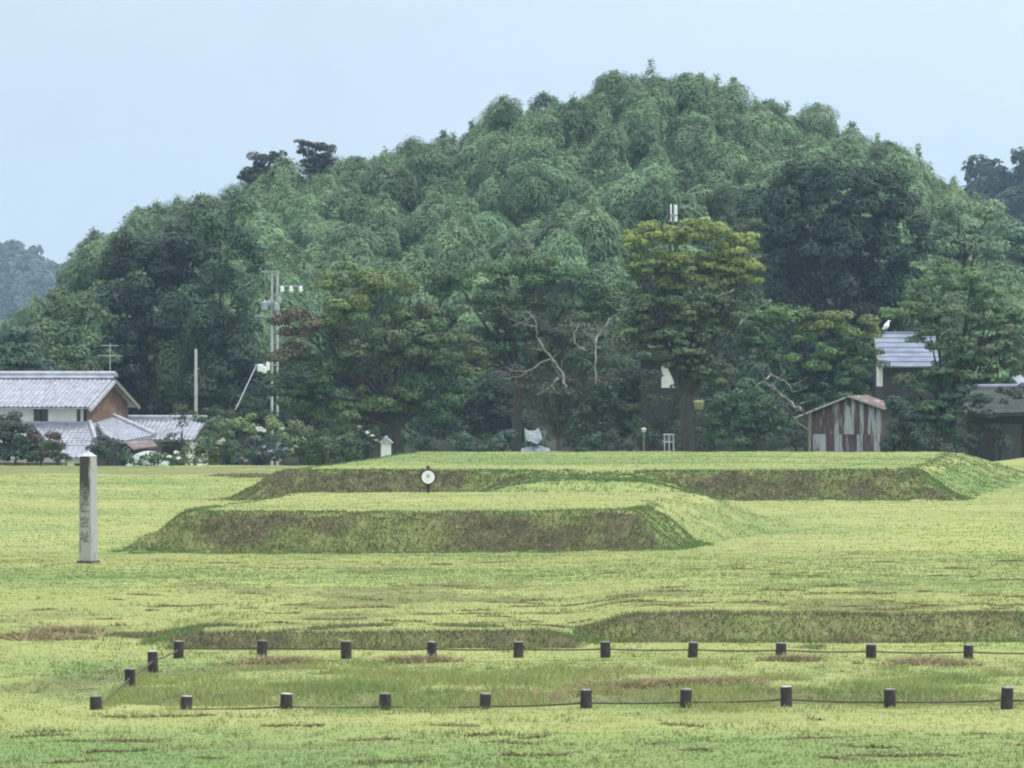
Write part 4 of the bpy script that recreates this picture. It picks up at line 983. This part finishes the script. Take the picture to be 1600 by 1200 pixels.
wb = empty('white_house', (X(1040, 270), 270, -3.0), 0); tag(wb, 'white-walled house glimpsed through the leaves of the yellow-topped cherry', 'house')
l = lambda a, b, c: local(a, b, c, wb)
zA = l(1040,548,270).z; xa0, xa1 = l(994,560,270).x, l(1092,560,270).x
MB().box((xa0+.3,.5,0),(xa1,6,zA-.4)).build('wall', M['dark_wood'], wb)
MB().box((l(1034,0,270).x,.38,l(0,606,270).z),(l(1082,0,270).x,.5,l(0,572,270).z)).build('plaster_panel', M['white'], wb)
MB().slab([(xa0,-.3,zA-.45),(xa1+.4,-.3,zA-.45),(xa1+.4,3.2,zA+.5),(xa0,3.2,zA+.5)], .12).build('roof', M['old_roof'], wb)
MB().box((xa0,-.42,zA-.34),(l(1022,0,270).x,-.32,zA-.14)).build('gutter', M['white'], wb)
MB().box((l(1008,0,270).x,.40,l(0,562,270).z),(l(1021,0,270).x,.5,l(0,559,270).z)).build('canopy', M['white'], wb)

lb = empty('long_building', (X(1560, 226), 226, -2.6), 0); tag(lb, 'long dark building with old mossy grey roof at the right edge', 'building')
l = lambda a, b, c: local(a, b, c, lb)
Q = [l(1498,648,224), l(1680,644,224), l(1690,604,229), l(1520,606,229)]
lr = MB().tiles(Q, pitch=.35, row=.4, amp=.035, th=.14).build('roof', M['old_roof'], lb)
MB().tube([Q[3]+Vector((0,0,.06)), Q[2]+Vector((0,0,.06))], .13, 8).build('ridge', M['tile_dark'], lr)
MB().box((Q[0].x+.6, -1.0, 0), (Q[1].x-.3, 5, Q[0].z-.05)).build('wall', M['dark_wood'], lb)
for i in range(5):
    xx = Q[0].x+.7+i*1.5
    MB().box((xx,-1.12,0),(xx+.14,-1.0,Q[0].z-.1)).build('post', M['dark_wood'], lb)
MB().box((Q[0].x+2.0,-1.06,.2),(Q[0].x+3.4,-1.0,Q[0].z-.5)).build('sliding_door', M['board'], lb)
rb = empty('tiled_house', (X(1600, 250), 250, -3.0), 0); tag(rb, 'grey and white roofed house peeking over the long dark building at the right edge', 'house')
l = lambda a, b, c: local(a, b, c, rb)
Q = [l(1577,602,248), l(1720,602,248), l(1720,570,252), l(1590,574,252)]
MB().tiles(Q, th=.12).build('roof', M['tile'], rb)
MB().box((Q[0].x+.4,-1.2,0),(Q[1].x-.4,4,Q[0].z-.05)).build('wall', M['plaster'], rb)

# ------------------------------------------------------------------ rusty shed
SD = 205.0
s0 = empty('shed', (X(1267, SD), SD, gz1(X(1267,SD), SD)-.05), math.radians(-24)); tag(s0, 'small gabled shed of rusty and pale corrugated sheets standing at the field edge', 'shed')
def sl(px, py): return local(px, py, SD, s0)
cs = math.cos(math.radians(24)); sc_ = F/SD
def sx(px): return (px-1267)/sc_/cs*1.01          # along the front wall
def szz(py, px=1300): return Z(py, SD)-s0.location.z
DEP = 2.5
def roof_z(px): # top of wall under the gable
    return szz(np.interp(px, [1267,1325,1372], [644,620,635]))-.04
def sheet(px0, px1, pyt, pyb, mat, yoff=0.0, name='corrugated_sheet'):
    n = max(6, int((px1-px0)/sc_/.02)); m = MB()
    top, bot = [], []
    for i in range(n+1):
        px = px0+(px1-px0)*i/n; xx = sx(px); yy = -.03+yoff+.018*math.sin(xx/.076*2*math.pi)
        zt_ = roof_z(px) if pyt is None else szz(pyt)
        top.append((xx, yy, zt_)); bot.append((xx, yy, szz(pyb)))
    b = top+bot; nn = n+1
    b2 = [(x_, y_+.012, z_) for x_, y_, z_ in b]
    m.add(b+b2, [(i, i+nn, i+nn+1, i+1) for i in range(n)]+[(i+2*nn, i+1+2*nn, i+nn+1+2*nn, i+nn+2*nn) for i in range(n)]+[(i, i+1, i+1+2*nn, i+2*nn) for i in range(n)]+[(nn-1, 2*nn-1, 4*nn-1, 3*nn-1), (0, 2*nn, 3*nn, nn)])
    return m.build(name, mat, s0, True)
zc = lambda a: 1230+a*.10625
R_, P_ = M['rust'], M['pale_sheet']
for k, (a, b, m_) in enumerate([(368,560,R_),(560,655,R_),(655,752,P_),(752,812,R_),(812,962,P_),(962,1036,R_),(1036,1098,P_),(1098,1150,R_),(1150,1224,P_),(1224,1325,P_)]):
    sheet(zc(a)-.35, zc(b)+.15, None, zc(0)*0+600+ (745 if k != 4 else 770)*.10625, m_, -.012*(k % 2))
for k, (a, b, m_) in enumerate([(385,570,P_),(570,688,R_),(688,815,P_),(815,1000,R_),(1000,1085,P_),(1085,1175,R_),(1175,1240,R_),(1240,1325,P_),(1325,1425,R_)]):
    sheet(zc(a), zc(b)+.2, 600+735*.10625, 740, m_, -.045-.012*(k % 2))
MB().box((sx(1267)-.1, -.06, 0), (sx(1267)+.04, .08, roof_z(1268))).build('corner_post', M['wood'], s0)
MB().box((sx(1372)-.08, 0, 0), (sx(1372), .08, roof_z(1371))).build('corner_post', M['wood'], s0)
wR, wL = sx(1372), sx(1267)
MB().box((wR-.03,.09,0),(wR,DEP,roof_z(1371)-.03)).box((wL,.09,0),(wL+.03,DEP,roof_z(1268)-.03)).box((wL+.03,DEP-.03,0),(wR-.03,DEP,roof_z(1268)-.1)).build('side_wall', M['dark_wood'], s0)
zR, zPk, zL_ = szz(638), szz(618), szz(651.5)
rr = MB(); pk = sx(1325); rx_, lx_ = sx(1380), sx(1246)
def corr_roof(q):
    m = MB(); a,b,c,d = [Vector(v) for v in q]; n = 90; top=[]; bot=[]
    for i in range(n+1):
        o_ = Vector((0,0,.02*math.sin(i/n*DEP/.08*math.pi*.5)))
        top.append(d.lerp(c, i/n)+o_); bot.append(a.lerp(b, i/n)+o_)
    b_ = top+bot; nn = n+1; b2 = [v-Vector((0,0,.015)) for v in b_]
    m.add(b_+b2, [(i, i+1, i+nn+1, i+nn) for i in range(n)]+[(i+2*nn, i+nn+2*nn, i+nn+1+2*nn, i+1+2*nn) for i in range(n)]+[(0, nn, 3*nn, 2*nn), (nn-1, 3*nn-1, 4*nn-1, 2*nn-1)]+[(i+nn, i+nn+1, i+3*nn+1, i+3*nn) for i in range(n)])
    return m
corr_roof([(rx_,-.18,zR),(rx_,DEP+.2,zR),(pk,DEP+.2,zPk),(pk,-.18,zPk)]).build('roof_sheet', M['rust_roof'], s0)
corr_roof([(lx_,-.18,zL_),(lx_,DEP+.2,zL_),(pk,DEP+.2,zPk),(pk,-.18,zPk)]).build('roof_sheet', M['rust_roof'], s0)
MB().tube([(lx_-.02,-.2,zL_-.05),(pk,-.2,zPk-.05)], .05, 6).build('rafter', M['pale_sheet'], s0)
MB().tube([(pk,-.2,zPk-.05),(rx_,-.2,zR-.05)], .04, 6).build('rafter', M['wood'], s0)
MB().tube([(lx_+.1,-.15,szz(661)),(wL-.03,-.1,szz(672))], .045, 6).tube([(lx_+.08,-.15,zL_-.06),(lx_+.1,-.15,szz(662))], .035, 6).build('brace', M['wood'], s0)
MB().lathe([(.0,0),(.085,0),(.085,.03),(0,.03)], (0,0,0), 12)
hl = MB(); n=14
hl.v = [(sx(1324.6)+.15*math.cos(2*math.pi*i/n)*.8, -.075, szz(628.5)+.17*math.sin(2*math.pi*i/n)) for i in range(n)]+[(sx(1324.6)+.15*math.cos(2*math.pi*i/n)*.8, -.06, szz(628.5)+.17*math.sin(2*math.pi*i/n)) for i in range(n)]
hl.f = [tuple(range(n)), tuple(range(2*n-1,n-1,-1))]+[(i,i+n,(i+1)%n+n,(i+1)%n) for i in range(n)]
hl.build('vent', M['dark_wood'], s0)

# ------------------------------------------------------------------ blue tarp and garden bits under the trees
tp = empty('tarp', (X(838, 206), 206, gz1(X(838,206),206))); tag(tp, 'crumpled grey blue tarp draped over a frame under the trees', 'tarp')
l = lambda a, b, c=206: local(a, b, c, tp)
def gridmesh(pts, name, mat, parent, jit=.02):
    m = MB(); R, Cn = len(pts), len(pts[0])
    for r in pts:
        for p in r: m.v.append(tuple(Vector(p)+Vector(rng.normal(0, jit, 3))))
    m.f = [(i*Cn+j, i*Cn+j+1, (i+1)*Cn+j+1, (i+1)*Cn+j) for i in range(R-1) for j in range(Cn-1)]
    return m.build(name, mat, parent)
M['tarp'] = noise_mat('blue_grey_tarp', (.09,.12,.14), (.22,.26,.28), 4, .5)
gridmesh([[l(819,669,206.2), l(826,674,206), l(834,673,206.1), l(841,669,206.3)], [l(820,680,205.8), l(828,682,205.6), l(838,684,205.6), l(846,680,205.8)], [l(823,688,205.5), l(831,690,205.3), l(838,694,205.3), l(848,688,205.4)]], 'sheet', M['tarp'], tp)
gridmesh([[l(815,700,205.6), l(828,697,205.6), l(842,697,205.6), l(858,700,205.6)], [l(814,712,205.1), l(828,712,205.0), l(842,712,205.0), l(862,712,205.1)]], 'sheet', M['tarp'], tp)
fr_ = MB(); fr_.tube([l(820,670,206.4), l(824,725,206.4)], .03, 6).tube([l(852,672,206.4), l(843,725,206.4)], .035, 6).tube([l(820,672,206.4), l(854,676,206.4)], .03, 6); fr_.build('frame', M['bark_pale'], tp)
ck = empty('plant_trellis', (X(1045, 206), 206, gz1(X(1045,206),206))); tag(ck, 'small pale metal plant trellis left of the thick cherry trunk', 'trellis')
l = lambda a, b, c=206: local(a, b, c, ck)
m_ = MB()
for a in (1038, 1045, 1052): m_.tube([l(a,678), l(a+1,722)], .035, 6)
m_.tube([l(1036,679), l(1054,679)], .035, 6).tube([l(1036,690), l(1054,691)], .03, 6); m_.build('bars', M['metal_grey'], ck)
M['pale_bucket'] = noise_mat('pale_bucket', (.40,.42,.42), (.5,.52,.52), 4, .6)
bk = empty('white_bucket', (X(1006, 208), 208, gz1(X(1006,208),208))); tag(bk, 'small white lidded bucket on a stake under the trees left of the garden frame', 'bucket')
zc_ = Z(672,208)-bk.location.z
MB().tube([(0,0,0),(0,0,zc_-.1)], .03, 6).build('stake', M['wood'], bk)
MB().lathe([(.08,-.10),(.12,.0),(.13,.06),(.08,.10),(.02,.12)], (0,0,zc_), 12).build('bucket_body', M['pale_bucket'], bk)
tg = empty('yellow_bucket', (X(1092, 210), 210, gz1(X(1092,210),210))); tag(tg, 'yellow green tub on a wooden stand against the thick cherry trunk', 'tub')
z9 = Z(632,210)-tg.location.z
M['yellow'] = noise_mat('yellow_green_paint', (.15,.17,.07), (.22,.24,.10), 5, .85)
MB().lathe([(.18,-.25),(.24,.0),(.27,.12),(.2,.2),(.02,.22)], (0,0,z9), 12).build('tub_body', M['yellow'], tg)
MB().box((-.25,-.25,z9-.3),(.25,.25,z9-.25)).box((-.22,-.22,0),(-.15,-.15,z9-.3)).box((.15,-.22,0),(.22,-.15,z9-.3)).box((-.22,.15,0),(-.15,.22,z9-.3)).box((.15,.15,0),(.22,.22,z9-.3)).box((-.25,-.25,z9-1.0),(.25,.25,z9-.95)).build('stand', M['dark_wood'], tg)

# ------------------------------------------------------------------ power poles
pp = empty('twin_power_pole', (X(429, 284), 284, -3.0)); tag(pp, 'twin concrete power poles with crossarms and white insulators left of the cherry trees', 'power pole')
l = lambda a, b, c=284: local(a, b, c, pp)
for a, top in ((425, 427), (433.5, 424)): MB().tube([(l(a,700).x,0,0),(l(a,top).x,0,l(a,top).z)], [.10,.075], 10).build('pole', M['concrete'], pp)
for a, b, c in ((408,436,424.5),(398,442,493.5),(408,438,472),(434,474,447)):
    MB().box((l(a,c).x,-.22,l(a,c).z-.06),(l(b,c).x,-.13,l(a,c).z+.06)).build('crossarm', M['metal_grey'], pp)
for a, b in ((441,452),(455,452),(470,452)):
    c = l(a,b); MB().lathe([(.03,-.26),(.11,-.22),(.14,-.1),(.10,.0),(.14,.05),(.08,.13),(.03,.16)], (c.x,-.17,c.z+.05), 10).build('insulator', M['white'], pp)
for a, b, r, h in ((414,478,.22,.55),(420,474,.12,.3),(433,480,.2,.5),(437,470,.13,.4)):
    c = l(a,b); MB().lathe([(r*.7,-h/2),(r,-h/2+.05),(r,h/2-.05),(r*.6,h/2),(.04,h/2+.12)], (c.x,-.3,c.z), 12).build('transformer', M['metal_grey'], pp)
for a, b, r, h in ((407,575,.2,.5),(414,578,.16,.45),(419,572,.12,.6)):
    c = l(a,b); MB().lathe([(r*.7,-h/2),(r,-h/2+.05),(r,h/2-.05),(r*.6,h/2)], (c.x,-.3,c.z), 12).build('switch_box', M['white'], pp)
MB().box((l(398,570).x,-.22,l(0,570).z-.05),(l(436,570).x,-.13,l(0,570).z+.05)).build('crossarm', M['metal_grey'], pp)
gw = MB().tube([l(400,572,283.8), l(368,640,276)], .035, 6).build('guy_wire', M['metal_grey'], pp)
sp_ = empty('concrete_pole', (X(306, 272), 272, -3.0)); tag(sp_, 'slim bare concrete pole behind the annex roofs', 'pole')
l = lambda a, b, c=272: local(a, b, c, sp_)
MB().tube([(0,0,0),(l(306,545).x,0,l(306,545).z)], [.13,.09], 10).build('shaft', M['concrete'], sp_)
MB().tube([(0,0,l(0,574).z),(l(312,577).x,0,l(0,577).z)], .03, 6).build('bracket', M['metal_grey'], sp_)
tp2 = empty('pale_twin_pole', (X(1051, 300), 300, -2.0)); tag(tp2, 'pair of pale pole tops standing above the yellow-topped cherry', 'power pole')
l = lambda a, b, c=300: local(a, b, c, tp2)
for a, top in ((1047,320),(1055.5,321)): MB().tube([(l(a,700).x,0,0),(l(a,top).x,0,l(a,top).z)], [.12,.11], 10).build('pole', M['bark'], tp2); MB().tube([(l(a,700).x,0,l(a,346).z),(l(a,top).x,0,l(a,top-1).z)], [.125,.12], 10).build('pole_top', M['white'], tp2)
MB().tube([(l(1045.5,340).x,-.25,l(0,345).z),(l(1045.5,313).x,-.25,l(0,314).z)], .07, 8).build('dark_cap', M['black'], tp2)
MB().box((l(1045,345).x,-.2,l(0,337).z),(l(1058,345).x,.0,l(0,335).z)).build('clamp', M['metal_grey'], tp2)

# ------------------------------------------------------------------ white bird on the roof
bd = P(1385, 518.5, 263.5)
bird = empty('white_bird', tuple(bd)); tag(bird, 'white bird perched on the ridge of the blue grey roof', 'bird')
bb_ = bpy.data.meshes.new('body')
vs_ = [(-.24,0,.14),(-.12,0,.24),(0,0,.36),(.08,0,.48),(.10,0,.60),(.16,0,.68),(.26,0,.66)]
bb_.from_pydata(vs_, [(i,i+1) for i in range(6)], [])
bo = link('body', bb_, bird, M['feather'])
sk = bo.modifiers.new('skin', 'SKIN')
for i, r in enumerate((.03,.12,.19,.15,.07,.075,.015)): bb_.skin_vertices[0].data[i].radius = (r, r)
bo.modifiers.new('sub', 'SUBSURF').levels = 2; bo.modifiers['sub'].render_levels = 2
MB().tube([(.24,0,.66),(.34,0,.64)], [.02,.004], 6).build('beak', M['beak'], bird)
for s_ in (-1, 1): MB().tube([(0,.05*s_,.24),(.01,.05*s_,.0)], .014, 5).build('leg', M['beak'], bird)

# ------------------------------------------------------------------ stone pillar
PD = 108.5
pc = P(138, 880, PD); pz = gz1(pc.x, PD)
pil = empty('stone_pillar', (pc.x, PD, pz), math.radians(-24)); tag(pil, 'tall weathered square stone pillar with carved Japanese characters', 'stone pillar')
Hs = Z(713, PD)-pz; Ht = Z(705, PD)-pz
hb, ht = .178, .163
sm = MB(); sm.add([(-hb,-hb,.05),(hb,-hb,.05),(hb,hb,.05),(-hb,hb,.05),(-ht,-ht,Hs),(ht,-ht,Hs),(ht,ht,Hs),(-ht,ht,Hs)],
       [(0,3,2,1),(0,1,5,4),(1,2,6,5),(2,3,7,6),(3,0,4,7),(4,5,6,7)])
so = sm.build('shaft', M['stone'], pil)
bv = so.modifiers.new('bevel', 'BEVEL'); bv.width = .015; bv.segments = 2
M['stone_pale'] = noise_mat('pale_stone_cap', (.42,.43,.44), (.55,.56,.57), 12, .85)
cp = MB().add([(-ht-.006,-ht-.006,Hs+.003),(ht+.006,-ht-.006,Hs+.003),(ht+.006,ht+.006,Hs+.003),(-ht-.006,ht+.006,Hs+.003),(0,0,Ht)], [(0,3,2,1),(0,1,4),(1,2,4),(2,3,4),(3,0,4)])
cp.build('pyramid_top', M['stone_pale'], pil)
MB().box((-.215,-.215,-.12),(.215,.215,.06)).build('plinth', M['stone_dark'], pil)  # low base, its foot shadow put into the dark colour
M['carving'] = noise_mat('carved_letter_shade', (.10,.10,.10), (.26,.26,.25), 14, .9)
chars = '\u606d\u4ec1\u5bae\u5740'
for ch, py in zip(chars, (769, 792, 815, 838)):
    cu = bpy.data.curves.new('engraved_character', 'FONT'); cu.body = ch; cu.size = .30; cu.extrude = .006; cu.offset = .004
    cu.align_x = 'CENTER'; cu.align_y = 'CENTER'
    o = link('engraved_character', cu, None, M['stone_dark'])
    bpy.context.view_layer.update()
    me = bpy.data.meshes.new_from_object(o); bpy.data.objects.remove(o); me.materials.clear(); me.materials.append(M['carving'])
    o = link('engraved_character', me, pil)
    # put it on the front face: centre the glyph box
    co = np.array([v.co for v in me.vertices]); c_ = (co.max(0)+co.min(0))/2 if len(co) else np.zeros(3)
    zz = Z(py, PD)-pz; yf = -(hb+(ht-hb)*zz/Hs)
    o.rotation_euler = (math.pi/2, 0, 0)
    o.location = (.0-c_[0], yf-.002, zz-c_[1])

# ------------------------------------------------------------------ round signboard
GD = 131.5
g0 = P(669, 764, GD); gzz = gz1(g0.x, GD)
sg = empty('round_sign', (g0.x, GD, gzz)); tag(sg, 'round white sign with black rim on a short post on the grassy mound', 'sign')
zc0 = Z(745.5, GD)-gzz; sR = 12.8/(F/GD)
MB().tube([(0,.06,-.1),(0,.06,Z(731,GD)-gzz)], .045, 10).build('post', M['char'], sg)
MB().lathe([(.05,0),(.07,.02),(.065,.06),(.03,.10),(.0,.11)], (0,.06,Z(732,GD)-gzz), 12).build('finial', M['brown_wood'], sg)
def disc(r, y0, y1, n=36):
    m = MB(); m.v = [(r*math.cos(2*math.pi*i/n), y0, zc0+r*math.sin(2*math.pi*i/n)) for i in range(n)]+[(r*math.cos(2*math.pi*i/n), y1, zc0+r*math.sin(2*math.pi*i/n)) for i in range(n)]
    m.f = [tuple(range(n)), tuple(range(2*n-1,n-1,-1))]+[(i,i+n,(i+1)%n+n,(i+1)%n) for i in range(n)]; return m
disc(sR, -.02, .012).build('rim', M['black'], sg)
disc(sR*.80, -.03, -.0205).build('face', M['white'], sg)
# small grey curled mark
mk = MB(); pts = [(.045*math.cos(a_)*(.55+.09*a_), -.034, zc0+.045+.05*math.sin(a_)*(.55+.09*a_)) for a_ in np.linspace(.3, 6.0, 20)]
mk.tube(pts, .011, 6); mk.tube([(.0,-.034,zc0+.045),(.03,-.034,zc0+.03)], .01, 6); mk.build('mark', M['mark'], sg)

# ------------------------------------------------------------------ rope fence: dark round posts and ropes
ordw = ['first','second','third','fourth','fifth','sixth','seventh','eighth','ninth','tenth']
def make_post(x, y, top, r=.088, pale=False):
    g = gz1(x, y); h = top-g
    o = empty('fence_post', (x, y, g)); o.rotation_euler = (rng.normal(0,.025), rng.normal(0,.025), rng.uniform(0,6)); r *= rng.uniform(.94, 1.06)
    MB().lathe([(r*1.0,-.2),(r*1.0,0),(r*.97,h-.02),(r*.9,h-.002)], (0,0,0), 18).build('shaft', M['char'], o, False)
    MB().lathe([(r*.9,h-.001),(r*.86,h+.008),(r*.3,h+.011)], (0,0,0), 18).build('cut_top', M['endgrain_pale'] if pale else M['endgrain'], o, False)
    return o
FARX = [279,409,541,675,810,946,1082,1220,1361,1513,1668]
NEARX = [150,291,447,602,758,916,1072,1229,1391,1573,1740]
far_pts, near_pts, side_pts = [], [], []
for i, px in enumerate(FARX):
    p = P(px, 1030, 74); top = Z([1002,1001,1002,1003,1003,1003,1004,1005,1007,1008,1009][i], 74)
    far_pts.append((p.x, 74, top))
    if i > 9: continue
    o = make_post(p.x, 74, top, .09)
    tag(o, f'dark round wooden post, {ordw[i]} from the left in the back row of the rope fence', 'fence post', 'dark wooden posts of the rope fence')
for i, px in enumerate(NEARX):
    p = P(px, 1108, 63.3); top = Z([1088,1088,1084,1084,1084,1078,1077,1073,1077,1074,1074][i], 63.3)
    near_pts.append((p.x, 63.3, top))
    if i > 9: continue
    o = make_post(p.x, 63.3, top, .088, i in (2, 7, 1))
    tag(o, f'short dark round post, {ordw[i]} from the left in the front row of the rope fence', 'fence post', 'dark wooden posts of the rope fence')
for px, yb, top_, d, wd in ((203,1075,1045,67.3,'nearer'),(239,1054,1018,70.4,'farther')):
    p = P(px, yb, d); side_pts.append((p.x, d, Z(top_, d)))
    o = make_post(p.x, d, Z(top_, d), .085, px == 239)
    tag(o, f'dark post at the left fence end, the {wd} of two between the rows', 'fence post', 'dark wooden posts of the rope fence')
def rope(pts, drop, label, sag=.02, r=.014):
    m = MB(); q = []
    for i in range(len(pts)-1):
        a = Vector(pts[i]); b = Vector(pts[i+1]); a.z -= drop; b.z -= drop
        for k in range(8):
            t_ = k/8; p = a.lerp(b, t_); p.z -= sag*4*t_*(1-t_); q.append(p)
    e_ = Vector(pts[-1]); e_.z -= drop; q.append(e_)
    m.tube([p-Vector((0, .0, 0)) for p in q], r, 6)
    o = m.build('fence_rope', M['rope'], None, True); tag(o, label, 'rope')
rope(far_pts, .12, 'thin dark rope strung through the back row of posts')
rope(near_pts, .19, 'thin dark rope strung low through the front row of posts', .015)
rope([near_pts[0], side_pts[0], side_pts[1], far_pts[0]], .15, 'thin dark rope linking the two rows at the left end of the fence')

# ------------------------------------------------------------------ haze
m, nt, out = new_mat('haze'); pv = nt.nodes.new('ShaderNodeVolumePrincipled')
pv.inputs['Color'].default_value = (.52, .76, 1.0, 1); pv.inputs['Density'].default_value = .00022; pv.inputs['Anisotropy'].default_value = 0.2
nt.links.new(pv.outputs[0], out.inputs['Volume'])
hzb = MB().box((-1700,-120,-6),(1700,2600,110)).build('haze', m); tag(hzb, 'pale blue haze in the air over the whole place', 'haze', kind='stuff')
